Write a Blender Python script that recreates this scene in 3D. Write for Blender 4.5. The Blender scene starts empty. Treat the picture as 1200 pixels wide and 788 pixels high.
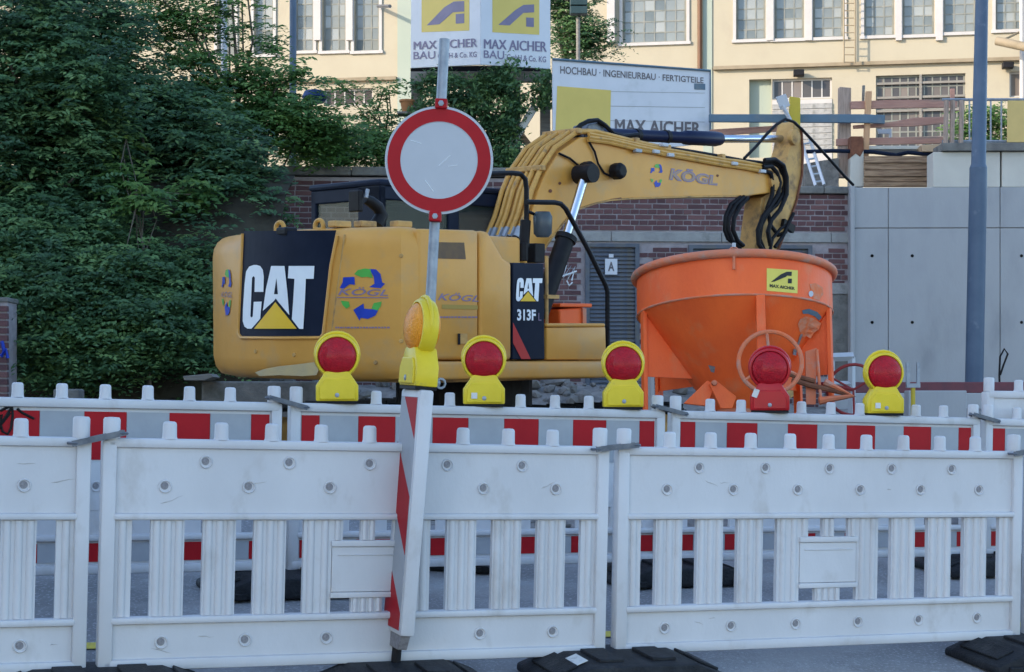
import bpy, bmesh, math, random
import numpy as np
from mathutils import Vector, Matrix, noise as mnoise
from mathutils.geometry import tessellate_polygon
R = math.radians
random.seed(7); rng = np.random.default_rng(11)
scene = bpy.context.scene
COL = scene.collection

# ------------------------------------------------------------------ camera, world, sun, exposure
F = 2000.0          # focal length in photo pixels (photo 1200 x 788)
HY = 475.0          # photo row of the horizon
CZ = 1.8            # camera height
cam_d = bpy.data.cameras.new('camera')
cam = bpy.data.objects.new('camera', cam_d); COL.objects.link(cam)
cam.location = (0, 0, CZ); cam.rotation_euler = (R(90), 0, 0)
cam_d.sensor_width = 36; cam_d.lens = F / 1200 * 36
cam_d.shift_y = (HY - 394) / 1200
cam_d.clip_start = 0.1; cam_d.clip_end = 2000
scene.camera = cam

SUN_EL, SUN_AZ = 22.0, (-0.88, -0.475)     # elevation in degrees, horizontal direction towards the sun
world = bpy.data.worlds.new('World'); scene.world = world; world.use_nodes = True
wn = world.node_tree; wn.nodes.clear()
sky = wn.nodes.new('ShaderNodeTexSky'); sky.sky_type = 'NISHITA'; sky.sun_disc = False
sky.sun_elevation = R(SUN_EL); sky.sun_rotation = math.atan2(SUN_AZ[0], SUN_AZ[1])
sky.air_density = 1.0; sky.dust_density = 0.7; sky.ozone_density = 2.2
bg = wn.nodes.new('ShaderNodeBackground'); bg.inputs[1].default_value = 0.15
wo = wn.nodes.new('ShaderNodeOutputWorld')
wn.links.new(sky.outputs[0], bg.inputs[0]); wn.links.new(bg.outputs[0], wo.inputs[0])
sd = bpy.data.lights.new('sun', 'SUN'); sd.energy = 2.0; sd.angle = R(0.6); sd.color = (1.0, 0.84, 0.66)
sun = bpy.data.objects.new('sun', sd); COL.objects.link(sun)
tosun = Vector((SUN_AZ[0] * math.cos(R(SUN_EL)), SUN_AZ[1] * math.cos(R(SUN_EL)), math.sin(R(SUN_EL))))
sun.rotation_euler = tosun.to_track_quat('Z', 'Y').to_euler(); sun.location = (-20, -20, 30)
scene.view_settings.view_transform = 'Standard'; scene.view_settings.look = 'None'
scene.view_settings.exposure = 1.72; scene.view_settings.gamma = 1.0
scene.view_settings.use_curve_mapping = False

# ------------------------------------------------------------------ helpers
def ray(px, py): return Vector(((px - 600) / F, 1.0, (HY - py) / F))
def P(px, py, Y): return Vector((0, 0, CZ)) + ray(px, py) * Y

class Frame:
    """a thing's local frame; unprojects photo points onto its local planes"""
    def __init__(s, loc, rz=0.0, rx=0.0, ry=0.0):
        s.M = Matrix.Translation(loc) @ Matrix.Rotation(rx, 4, 'X') @ Matrix.Rotation(ry, 4, 'Y') @ Matrix.Rotation(rz, 4, 'Z')
        s.I = s.M.inverted()
    def _r(s, px, py):
        o = s.I @ Vector((0, 0, CZ)); d = (s.I.to_3x3() @ ray(px, py)); return o, d
    def on(s, axis, val, px, py):
        o, d = s._r(px, py); t = (val - o[axis]) / d[axis]; return o + d * t
    def cyl(s, Rr, px, py):
        o, d = s._r(px, py)
        a = d.x**2 + d.y**2; b = 2 * (o.x * d.x + o.y * d.y); c = o.x**2 + o.y**2 - Rr * Rr
        disc = max(b * b - 4 * a * c, 0); t = (-b - math.sqrt(disc)) / (2 * a); return o + d * t

def link(o, parent=None):
    COL.objects.link(o)
    if parent is not None: o.parent = parent
    return o
def tag(o, label=None, cat=None, group=None, kind=None):
    if label: o['label'] = label
    if cat: o['category'] = cat
    if group: o['group'] = group
    if kind: o['kind'] = kind
    return o
def empty(name, frame, label, cat, group=None):
    o = bpy.data.objects.new(name, None); o.empty_display_size = 0.2; link(o)
    if isinstance(frame, Frame): o.matrix_world = frame.M
    else: o.location = frame
    return tag(o, label, cat, group)

def basis(d):
    d = d.normalized(); a = Vector((0, 0, 1)) if abs(d.z) < 0.9 else Vector((1, 0, 0))
    x = d.cross(a).normalized(); return x, d.cross(x).normalized()

class MB:
    def __init__(s): s.v = []; s.f = []
    def add(s, vs, fs):
        n = len(s.v); s.v += [tuple(v) for v in vs]; s.f += [tuple(i + n for i in f) for f in fs]; return s
    def box(s, c, d, M=None):
        x, y, z = (k / 2 for k in d)
        vs = [Vector((a * x, b * y, e * z)) for a in (-1, 1) for b in (-1, 1) for e in (-1, 1)]
        if M is not None: vs = [M @ v for v in vs]
        vs = [v + Vector(c) for v in vs]
        return s.add(vs, [(0, 1, 3, 2), (4, 6, 7, 5), (0, 4, 5, 1), (2, 3, 7, 6), (0, 2, 6, 4), (1, 5, 7, 3)])
    def span(s, a, b):
        a = Vector(a); b = Vector(b); return s.box((a + b) / 2, [abs(k) for k in (b - a)])
    def prism(s, pts, off):
        """closed outline (3d points) pushed by the vector off"""
        n = len(pts); off = Vector(off); pts = [Vector(p) for p in pts]
        return s.add(pts + [p + off for p in pts], [tuple(range(n)), tuple(range(2 * n - 1, n - 1, -1))] +
                     [((i + 1) % n, i, n + i, n + (i + 1) % n) for i in range(n)])
    def tube(s, pts, r, n=8, caps=True):
        pts = [Vector(p) for p in pts]; m = len(pts)
        rs = r if isinstance(r, (list, tuple)) else [r] * m
        rings = []; x = None
        for i in range(m):
            d = (pts[min(i + 1, m - 1)] - pts[max(i - 1, 0)])
            if d.length < 1e-9: d = Vector((0, 0, 1))
            d.normalize()
            if x is None: x, y = basis(d)
            else:
                x = (x - d * x.dot(d)).normalized(); y = d.cross(x)
            rings.append([pts[i] + (x * math.cos(2 * math.pi * k / n) + y * math.sin(2 * math.pi * k / n)) * rs[i] for k in range(n)])
        vs = [v for rg in rings for v in rg]; fs = []
        for i in range(m - 1):
            for k in range(n):
                fs.append((i * n + k, i * n + (k + 1) % n, (i + 1) * n + (k + 1) % n, (i + 1) * n + k))
        if caps: fs += [tuple(range(n - 1, -1, -1)), tuple(range((m - 1) * n, m * n))]
        return s.add(vs, fs)
    def ring(s, c, rad, r, axis=(0, 0, 1), n=28, m=7, arc=(0, 360)):
        c = Vector(c); ax = Vector(axis).normalized(); x, y = basis(ax)
        full = arc[1] - arc[0] >= 360; pts = []
        for k in range(n + (0 if full else 1)):
            a = R(arc[0] + (arc[1] - arc[0]) * k / n); pts.append((c + (x * math.cos(a) + y * math.sin(a)) * rad, (x * math.cos(a) + y * math.sin(a))))
        vs = []; 
        for p, d in pts:
            for j in range(m):
                b = 2 * math.pi * j / m; vs.append(p + d * math.cos(b) * r + ax * math.sin(b) * r)
        fs = []; q = len(pts)
        for k in range(q if full else q - 1):
            for j in range(m):
                fs.append((k * m + j, ((k + 1) % q) * m + j, ((k + 1) % q) * m + (j + 1) % m, k * m + (j + 1) % m))
        return s.add(vs, fs)
    def lathe(s, c, prof, axis=(0, 0, 1), n=32, arc=None):
        c = Vector(c); ax = Vector(axis).normalized(); x, y = basis(ax); vs = []
        for r, h in prof:
            for k in range(n):
                a = 2 * math.pi * k / n; vs.append(c + ax * h + (x * math.cos(a) + y * math.sin(a)) * r)
        fs = [(i * n + k, i * n + (k + 1) % n, (i + 1) * n + (k + 1) % n, (i + 1) * n + k) for i in range(len(prof) - 1) for k in range(n)]
        closed = prof[0] == prof[-1]
        if prof[0][0] > 1e-6 and not closed: fs.append(tuple(range(n - 1, -1, -1)))
        if prof[-1][0] > 1e-6 and not closed: fs.append(tuple(range((len(prof) - 1) * n, len(prof) * n)))
        return s.add(vs, fs)
    def mesh(s, name, mat, bevel=0, smooth=False, seg=2, ang=35, M=None):
        me = bpy.data.meshes.new(name)
        me.from_pydata([tuple(M @ Vector(v)) for v in s.v] if M is not None else s.v, [], s.f)
        bm = bmesh.new(); bm.from_mesh(me)
        bmesh.ops.recalc_face_normals(bm, faces=bm.faces)
        if bevel:
            es = [e for e in bm.edges if len(e.link_faces) == 2 and e.calc_face_angle(0) > R(ang)]
            bmesh.ops.bevel(bm, geom=es, offset=bevel, segments=seg, affect='EDGES', profile=0.5, clamp_overlap=True)
        if smooth:
            for f in bm.faces: f.smooth = True
            for e in bm.edges:
                if len(e.link_faces) == 2 and e.calc_face_angle(0) > R(38): e.smooth = False
        bm.to_mesh(me); bm.free()
        for m in (mat if isinstance(mat, list) else [mat]): me.materials.append(m)
        return me
    def build(s, name, mat, parent=None, **k):
        M = k.pop('M', None)
        return link(bpy.data.objects.new(name, s.mesh(name, mat, M=M, **k)), parent)

def inst(src, parent=None, loc=None, label=None):
    o = src.copy(); link(o, parent)
    if loc is not None: o.location = loc
    if label: o['label'] = label
    return o
def children(o): return [c for c in COL.objects if c.parent is o]
_kids = {}
def copy_tree(o, parent=None, depth=0):
    c = o.copy(); COL.objects.link(c); c.parent = parent
    for ch in KIDS(o): copy_tree(ch, c, depth + 1)
    return c
def KIDS(o): return list(o.children)

# ------------------------------------------------------------------ materials
def mat(name, c1, c2=None, rough=0.6, metal=0.0, scale=4.0, bump=0.0, bscale=None, rrnd=0.0, detail=6.0, lo=0.35, hi=0.65,
        dirt=None, dscale=2.0, dlo=0.55, dhi=0.75, spec=0.28, trans=0.0, coat=0.0, stretch=None, objrand=None, attr=None, emit=None, world=False):
    m = bpy.data.materials.new(name); m.use_nodes = True; nt = m.node_tree; N = nt.nodes; L = nt.links
    b = N['Principled BSDF']; b.inputs['Roughness'].default_value = rough; b.inputs['Metallic'].default_value = metal
    b.inputs['Specular IOR Level'].default_value = spec
    if coat: b.inputs['Coat Weight'].default_value = coat; b.inputs['Coat Roughness'].default_value = 0.15
    tc = N.new('ShaderNodeTexCoord'); src = tc.outputs['Object']
    if world: src = N.new('ShaderNodeNewGeometry').outputs['Position']
    if stretch:
        mp = N.new('ShaderNodeMapping'); mp.inputs['Scale'].default_value = stretch; L.new(src, mp.inputs[0]); src = mp.outputs[0]
    c2 = c2 or tuple(x * 0.8 for x in c1)
    def ns(sc, det=detail):
        n = N.new('ShaderNodeTexNoise'); n.inputs['Scale'].default_value = sc; n.inputs['Detail'].default_value = det; n.inputs['Roughness'].default_value = 0.6
        L.new(src, n.inputs['Vector']); return n
    def ramp(s, stops):
        r = N.new('ShaderNodeValToRGB'); e = r.color_ramp.elements
        while len(e) < len(stops): e.new(0.5)
        for i, (p, c) in enumerate(stops): e[i].position = p; e[i].color = (*c[:3], 1) if not isinstance(c, float) else (c, c, c, 1)
        L.new(s, r.inputs[0]); return r
    n1 = ns(scale); r1 = ramp(n1.outputs[0], [(lo, c1), (hi, c2)]); col = r1.outputs[0]
    if objrand or attr:
        if attr:
            at = N.new('ShaderNodeAttribute'); at.attribute_name = attr; f = at.outputs['Fac']; stops = objrand
        else:
            oi = N.new('ShaderNodeObjectInfo'); f = oi.outputs['Random']; stops = objrand
        r2 = ramp(f, stops)
        mx = N.new('ShaderNodeMixRGB'); mx.blend_type = 'MIX'; mx.inputs[0].default_value = 0.7
        L.new(col, mx.inputs[1]); L.new(r2.outputs[0], mx.inputs[2]); col = mx.outputs[0]
    if dirt:
        n2 = ns(dscale, 8); r3 = ramp(n2.outputs[0], [(dlo, 0.0), (dhi, 1.0)])
        mx = N.new('ShaderNodeMixRGB'); L.new(r3.outputs[0], mx.inputs[0]); L.new(col, mx.inputs[1]); mx.inputs[2].default_value = (*dirt, 1); col = mx.outputs[0]
    L.new(col, b.inputs['Base Color'])
    if rrnd:
        n4 = ns(scale * 2.3); mr = N.new('ShaderNodeMapRange'); mr.inputs[3].default_value = rough - rrnd; mr.inputs[4].default_value = min(rough + rrnd, 1)
        L.new(n4.outputs[0], mr.inputs[0]); L.new(mr.outputs[0], b.inputs['Roughness'])
    if bump:
        n5 = ns(bscale or scale * 4); bp = N.new('ShaderNodeBump'); bp.inputs['Strength'].default_value = bump; bp.inputs['Distance'].default_value = 0.02
        L.new(n5.outputs[0], bp.inputs['Height']); L.new(bp.outputs[0], b.inputs['Normal'])
    if trans: b.inputs['Transmission Weight'].default_value = trans
    if emit: b.inputs['Emission Color'].default_value = (*emit[:3], 1); b.inputs['Emission Strength'].default_value = emit[3]
    return m

M = dict(
 asphalt=mat('asphalt', (.23, .228, .232), (.33, .328, .332), .9, scale=1.3, bump=.7, bscale=90, dirt=(.40, .40, .41), dscale=60, dlo=.55, dhi=.62, lo=.42, hi=.58),
 gravel=mat('gravel', (.16, .15, .14), (.27, .25, .23), .95, scale=9, bump=.9, bscale=30, dirt=(.09, .085, .08), dscale=4),
 rubble=mat('rubble', (.13, .125, .12), (.24, .225, .205), .95, scale=6, bump=.5, bscale=25, objrand=None),
 yardmat=mat('yard_gravel', (.22, .2, .17), (.3, .28, .25), .95, scale=2, bump=.4, bscale=20),
 plastic=mat('white_plastic', (.50, .495, .505), (.58, .575, .585), .45, scale=1.7, dirt=(.34, .31, .28), dscale=6, dlo=.56, dhi=.9, world=True, stretch=(1, 1, .6), bump=.08, bscale=60, rrnd=.1),
 bolt=mat('recess_shade_grey', (.27, .26, .27), (.18, .17, .18), .6, scale=60),  # grey of bracket and marks, also painting the shade inside panel recesses
 foil_red=mat('red_reflective_film', (.40, .010, .016), (.34, .008, .014), .45, scale=6, spec=.15),
 foil_grey=mat('grey_reflective_film', (.36, .375, .40), (.31, .325, .35), .4, scale=6),
 rubber=mat('black_rubber', (.012, .013, .016), (.026, .028, .032), .6, scale=14, bump=.4, bscale=80, dirt=(.06, .06, .06), dscale=8, dlo=.6, dhi=.8, spec=.2),
 steel=mat('galvanised_steel', (.24, .27, .31), (.33, .36, .40), .5, .4, scale=18, rrnd=.1),
 latch=mat('latch_steel', (.10, .11, .13), (.17, .18, .2), .5, .5, scale=20),
 lampyellow=mat('yellow_plastic', (.75, .56, .03), (.68, .50, .02), .35, scale=8, bump=.05, bscale=60, dirt=(.4, .33, .08), dscale=14, dlo=.62, dhi=.85),
 lampred=mat('red_plastic', (.50, .012, .018), (.42, .01, .015), .35, scale=8),
 lensred=mat('red_lens', (.50, .004, .016), (.36, .003, .012), .3, scale=30, coat=.2, bump=.5, bscale=160, spec=.2),
 lensamber=mat('amber_lens', (.80, .25, .01), (.85, .34, .02), .25, scale=9, coat=.1, bump=.4, bscale=120),
 black=mat('black_metal', (.008, .008, .010), (.014, .014, .017), .5, scale=8, bump=.1, spec=.15),
 hose=mat('black_hose', (.006, .006, .008), (.012, .012, .015), .5, scale=20, spec=.15),
 navy=mat('dark_blue_black_paint', (.006, .011, .026), (.010, .016, .034), .5, scale=5, spec=.12),
 catyellow=mat('ochre_machine_paint', (.66, .325, .065), (.59, .285, .055), .45, scale=2.2, rrnd=.1, dirt=(.48, .29, .12), dscale=3.5, dlo=.52, dhi=.8, bump=.05, bscale=40, coat=.08),
 catworn=mat('worn_ochre_paint', (.58, .34, .11), (.45, .26, .09), .6, scale=6, rrnd=.1, dirt=(.13, .09, .06), dscale=7, dlo=.5, dhi=.72, bump=.2, bscale=40),
 dust=mat('dried_mud', (.42, .34, .20), (.50, .38, .19), .8, scale=7),
 pipe=mat('ochre_pipe', (.60, .33, .08), (.50, .27, .065), .4, scale=12, dirt=(.12, .10, .08), dscale=9, dlo=.58, dhi=.75),
 chrome=mat('chrome', (.50, .53, .58), (.44, .47, .52), .24, 1.0, scale=5),
 cylblue=mat('dark_blue_cylinder', (.006, .011, .04), (.010, .016, .05), .4, scale=5, spec=.2, coat=.05),
 white=mat('white_paint', (.46, .48, .51), (.43, .45, .48), .4, scale=5),
 letterwhite=mat('white_lettering', (.80, .84, .86), (.74, .78, .82), .4, scale=5),
 logoyellow=mat('yellow_print', (.80, .50, .03), (.76, .46, .03), .4, scale=5),
 redprint=mat('red_print', (.50, .03, .03), (.45, .03, .03), .4, scale=5),
 blueprint=mat('blue_print', (.012, .05, .42), (.012, .04, .34), .4, scale=9),
 greenprint=mat('green_print', (.08, .42, .07), (.10, .36, .06), .4, scale=9),
 purpleprint=mat('mauve_print', (.20, .15, .26), (.26, .2, .28), .4, scale=20),
 glass=mat('tinted_cab_glass', (.02, .035, .035), (.03, .05, .05), .2, scale=3, spec=.3),
 orange=mat('orange_paint', (.92, .15, .03), (.82, .12, .028), .5, scale=3, rrnd=.1, dirt=(.66, .22, .10), dscale=4.5, dlo=.56, dhi=.85, bump=.15, bscale=50, stretch=(1, 1, .55)),
 orangeworn=mat('scuffed_orange_paint', (.72, .17, .06), (.52, .20, .12), .6, scale=5, dirt=(.38, .30, .25), dscale=6, dlo=.5, dhi=.7, bump=.2),
 rust=mat('rusty_steel', (.13, .05, .03), (.22, .09, .05), .8, scale=12, bump=.3),
 stickeryellow=mat('yellow_sticker', (.72, .62, .12), (.66, .56, .10), .4, scale=6),
 stickerblack=mat('black_print', (.012, .012, .012), (.018, .018, .018), .4, scale=6),
 brick=mat('dark_red_brick', (.14, .065, .07), (.095, .048, .055), .85, scale=5, bump=.4, bscale=60, objrand=[(0, (.085, .05, .055)), (.5, (.135, .068, .07)), (1, (.19, .10, .095))]),
 mortar=mat('mortar', (.36, .32, .33), (.28, .25, .26), .95, scale=9, bump=.4, bscale=50),
 coping=mat('weathered_concrete_coping', (.13, .13, .125), (.21, .205, .19), .95, scale=5, bump=.5, bscale=30, dirt=(.07, .075, .06), dscale=3),
 band=mat('pale_concrete_band', (.25, .25, .245), (.33, .33, .32), .9, scale=5, bump=.4, bscale=30, dirt=(.16, .16, .15), dscale=4),
 concrete=mat('smooth_concrete', (.33, .34, .355), (.39, .40, .41), .8, scale=1.6, bump=.15, bscale=30, dirt=(.275, .285, .30), dscale=1.6, dlo=.46, dhi=.72, stretch=(1, 1, .4)),
 concretelight=mat('pale_concrete', (.50, .48, .43), (.56, .54, .48), .8, scale=2, bump=.1, bscale=30),
 joint=mat('concrete_joint', (.25, .255, .26), (.29, .295, .30), .9, scale=5),
 shutter=mat('dark_shutter_slat', (.075, .09, .12), (.11, .125, .15), .5, .0, scale=8, dirt=(.14, .12, .08), dscale=4, dlo=.5, dhi=.8),
 wood=mat('weathered_timber', (.40, .27, .17), (.17, .105, .065), .85, scale=3, stretch=(1, 12, 12), bump=.3),
 woodv=mat('weathered_timber_upright', (.44, .33, .27), (.30, .225, .18), .85, scale=3, stretch=(12, 12, 1), bump=.3, dirt=(.13, .11, .09), dscale=1.5),
 woodred=mat('reddish_timber', (.46, .26, .20), (.36, .19, .15), .85, scale=3, stretch=(1, 12, 12), bump=.3, dirt=(.2, .17, .15), dscale=1.2),
 woodgrey=mat('grey_timber', (.25, .235, .21), (.17, .16, .145), .9, scale=3, stretch=(1, 12, 12), bump=.3),
 bluewood=mat('blue_grey_paint', (.12, .19, .25), (.09, .145, .20), .6, scale=2, dirt=(.2, .22, .22), dscale=2),
 yellowpaint=mat('yellow_post_paint', (.55, .42, .04), (.45, .34, .04), .5, scale=4),
 alu=mat('aluminium', (.55, .56, .57), (.48, .49, .5), .4, .5, scale=8),
 facade=mat('cream_render', (.375, .335, .25), (.40, .36, .27), .9, scale=.8, bump=.05, bscale=30, dirt=(.33, .29, .225), dscale=.5),
 facadegreen=mat('pale_green_tone', (.30, .345, .29), (.32, .36, .305), .9, scale=.8),
 trim=mat('white_window_trim', (.46, .445, .43), (.42, .405, .39), .7, scale=3),
 ledge=mat('brown_ledge', (.22, .18, .12), (.28, .23, .16), .8, scale=3),
 muntin=mat('window_bars', (.16, .17, .15), (.24, .24, .21), .6, scale=3),
 pane=mat('old_window_pane', (.16, .18, .17), (.30, .31, .30), .08, scale=.9, bump=.05, bscale=3, spec=.5, objrand=[(0, (.07, .09, .09)), (.25, (.15, .17, .165)), (.75, (.20, .22, .21)), (1, (.33, .34, .32))]),
 darkpane=mat('dark_window_pane', (.05, .045, .045), (.09, .08, .075), .15, scale=2, objrand=[(0, (.03, .03, .035)), (.6, (.08, .07, .065)), (1, (.22, .18, .15))]),
 boardwhite=mat('board_white', (.56, .58, .62), (.60, .62, .66), .5, scale=2, dirt=(.47, .50, .52), dscale=3, dlo=.55, dhi=.8),
 boardyellow=mat('board_yellow', (.62, .48, .13), (.58, .45, .12), .5, scale=3),
 boardprint=mat('board_grey_lilac_print', (.20, .18, .27), (.17, .155, .24), .5, scale=5),
 boarddark=mat('board_dark_print', (.11, .10, .11), (.15, .14, .15), .5, scale=9),
 postblue=mat('blue_grey_post_paint', (.065, .10, .155), (.085, .125, .185), .5, scale=3, rrnd=.08, dirt=(.19, .23, .28), dscale=5, dlo=.6, dhi=.8),
 maroon=mat('maroon_beam', (.17, .055, .065), (.12, .05, .06), .7, scale=6),
 bark=mat('bark', (.10, .085, .065), (.16, .14, .11), .95, scale=8, stretch=(6, 6, 1), bump=.5),
 tarp=mat('yellow_tarpaulin', (.62, .45, .17), (.55, .40, .15), .6, scale=3),
 terracotta=mat('terracotta', (.38, .17, .07), (.30, .14, .06), .8, scale=5),
 bluetarp=mat('blue_tarpaulin', (.01, .035, .13), (.01, .03, .10), .5, scale=3),
 yellowline=mat('yellow_road_marking', (.65, .52, .08), (.55, .45, .1), .8, scale=20, dirt=(.2, .19, .15), dscale=25),
 cementfilm=mat('thin_cement_film', (.70, .17, .06), (.60, .25, .15), .8, scale=16, lo=.4, hi=.6),
 scuff=mat('scuffed_plastic', (.40, .38, .37), (.50, .48, .47), .7, scale=30),
 label=mat('white_sticker', (.65, .65, .62), (.4, .4, .4), .5, scale=40, lo=.5, hi=.7),
 blockplaster=mat('city_plaster', (.45, .42, .38), (.5, .47, .42), .9, scale=1),
)
_b = M['glass'].node_tree.nodes['Principled BSDF']; _b.inputs['Alpha'].default_value = .45
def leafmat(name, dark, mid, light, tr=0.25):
    m = mat(name, dark, mid, .55, scale=.9, attr='shade', objrand=[(0, dark), (.55, mid), (1, light)], spec=.3)  # dark and light stops put shaded depth and lit clumps into leaf colour
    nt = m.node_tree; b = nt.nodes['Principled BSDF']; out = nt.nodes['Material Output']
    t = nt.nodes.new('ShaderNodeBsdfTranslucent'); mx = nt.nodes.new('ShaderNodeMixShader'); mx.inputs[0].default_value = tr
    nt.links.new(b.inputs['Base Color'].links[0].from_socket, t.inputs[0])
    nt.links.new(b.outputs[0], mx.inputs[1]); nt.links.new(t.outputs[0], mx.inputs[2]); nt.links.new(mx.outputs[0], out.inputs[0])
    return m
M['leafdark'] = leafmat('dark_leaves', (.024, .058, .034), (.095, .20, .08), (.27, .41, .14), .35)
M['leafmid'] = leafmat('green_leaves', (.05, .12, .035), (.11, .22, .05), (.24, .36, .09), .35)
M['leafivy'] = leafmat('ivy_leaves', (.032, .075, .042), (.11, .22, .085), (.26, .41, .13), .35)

# ------------------------------------------------------------------ decals and lettering (flat print on real surfaces)
_tx = {}
def text2d(s, bold=0.0, shear=0.0):
    k = (s, bold, shear)
    if k in _tx: return _tx[k]
    cu = bpy.data.curves.new('lettering', 'FONT'); cu.body = s; cu.size = 1; cu.offset = bold; cu.shear = shear; cu.resolution_u = 3
    o = bpy.data.objects.new('lettering', cu); COL.objects.link(o)
    dg = bpy.context.evaluated_depsgraph_get(); me = bpy.data.meshes.new_from_object(o.evaluated_get(dg))
    vs = [(v.co.x, v.co.y) for v in me.vertices]; fs = [tuple(p.vertices) for p in me.polygons]
    bpy.data.objects.remove(o); bpy.data.curves.remove(cu); bpy.data.meshes.remove(me)
    x0 = min(v[0] for v in vs); x1 = max(v[0] for v in vs); y0 = min(v[1] for v in vs); y1 = max(v[1] for v in vs)
    vs = [((x - x0) / (x1 - x0), (y - y0) / (y1 - y0)) for x, y in vs]
    _tx[k] = (vs, fs); return _tx[k]
def quadmap(q):
    """q: four photo points tl, tr, br, bl -> function of (s, t), t up"""
    tl, tr, br, bl = q
    def f(s, t):
        return tuple(bl[i] * (1 - s) * (1 - t) + br[i] * s * (1 - t) + tr[i] * s * t + tl[i] * (1 - s) * t for i in (0, 1))
    return f
def lettering(name, s, q, surf, material, parent, bold=0.0, shear=0.0):
    vs, fs = text2d(s, bold, shear); f = quadmap(q)
    return MB().add([surf(*f(a, b)) for a, b in vs], fs).build(name, material, parent)
def decal(name, polys, surf, material, parent, cuts=0):
    bm = bmesh.new()
    for poly in polys:
        vv = [bm.verts.new((x, y, 0)) for x, y in poly]
        for t in tessellate_polygon([[Vector((x, y, 0)) for x, y in poly]]): bm.faces.new([vv[i] for i in t])
    for _ in range(cuts):
        es = [e for e in bm.edges if e.calc_length() > 12]
        if es: bmesh.ops.subdivide_edges(bm, edges=es, cuts=1); bmesh.ops.triangulate(bm, faces=[f for f in bm.faces if len(f.verts) > 3])
    mb = MB().add([surf(v.co.x, v.co.y) for v in bm.verts], [tuple(v.index for v in f.verts) for f in bm.faces] if not bm.verts.index_update() else [])
    bm.free(); return mb.build(name, material, parent)
def circ(cx, cy, r, n=24, ry=None, a0=0, a1=360):
    ry = ry or r; return [(cx + r * math.cos(R(a0 + (a1 - a0) * k / n)), cy + ry * math.sin(R(a0 + (a1 - a0) * k / n))) for k in range(n)]

# ------------------------------------------------------------------ terrain
KX, MY = -0.068, 0.106
def plane_rel(x, y): return -1.11 + KX * max(-8, min(8, x)) + MY * (y - 7.17)
def sm(a, b, t): t = max(0, min(1, (t - a) / (b - a))); return t * t * (3 - 2 * t)
def gz(x, y):
    a = plane_rel(x, min(y, 10.4)); 
    if y > 10.4:
        f = sm(10.4, 12.5, y); a = a * (1 - f) + (-0.72) * f
        a += (0.95 - 0.28 * sm(2.6, 3.6, x)) * sm(17.6, 20.3, y)
    return a + CZ
def grid(name, xs, ys, material, amp=0.0, kind='structure', dz=0.0):
    vs = []; fs = []; nx = len(xs)
    for y in ys:
        for x in xs:
            z = gz(x, y) + dz
            if amp: z += amp * (mnoise.noise(Vector((x * 1.7, y * 1.7, 0))) + .5 * mnoise.noise(Vector((x * 5, y * 5, 3)))) * sm(10.6, 11.5, y)
            vs.append((x, y, z))
    for j in range(len(ys) - 1):
        for i in range(nx - 1): a = j * nx + i; fs.append((a, a + 1, a + nx + 1, a + nx))
    o = MB().add(vs, fs).build(name, material, smooth=True); o['kind'] = kind; return o
far = [20, 30, 60, 150, 400]
xs_c = [-f for f in reversed(far)] + [x * .5 for x in range(-30, 31)] + far
grid('road', xs_c, [-400, -150, -60, -30, -10] + [y * .5 for y in range(0, 21)] + [10.4], M['asphalt'])
grid('building_site_ground', [-f for f in reversed(far)] + [x * .25 for x in range(-48, 61)] + far,
     [10.4, 10.6, 10.8] + [11 + y * .25 for y in range(0, 54)] + [30, 60, 150, 400], M['gravel'], amp=.06)
# the upper yard behind the retaining wall
YARDZ = CZ + 2.85
yb = MB(); yb.span((-400, 24.9, CZ - .3), (400, 500, YARDZ)); yb.build('upper_yard', M['yardmat'])['kind'] = 'structure'

# yellow road line, seen through the gaps of the fence
yl = MB()
a0, a1 = Vector((-2.6, 6.75)), Vector((3.4, 9.0)); dd = (a1 - a0).normalized(); nn = Vector((-dd.y, dd.x))
pts = []
for k in range(25):
    p = a0 + (a1 - a0) * k / 24
    for sgn in (-1, 1):
        q = p + nn * .05 * sgn; pts.append((q.x, q.y, gz(q.x, q.y) + .006))
yl.add(pts, [(2 * i, 2 * i + 1, 2 * i + 3, 2 * i + 2) for i in range(24)]).build('yellow_road_line', M['yellowline'])['kind'] = 'structure'

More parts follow.
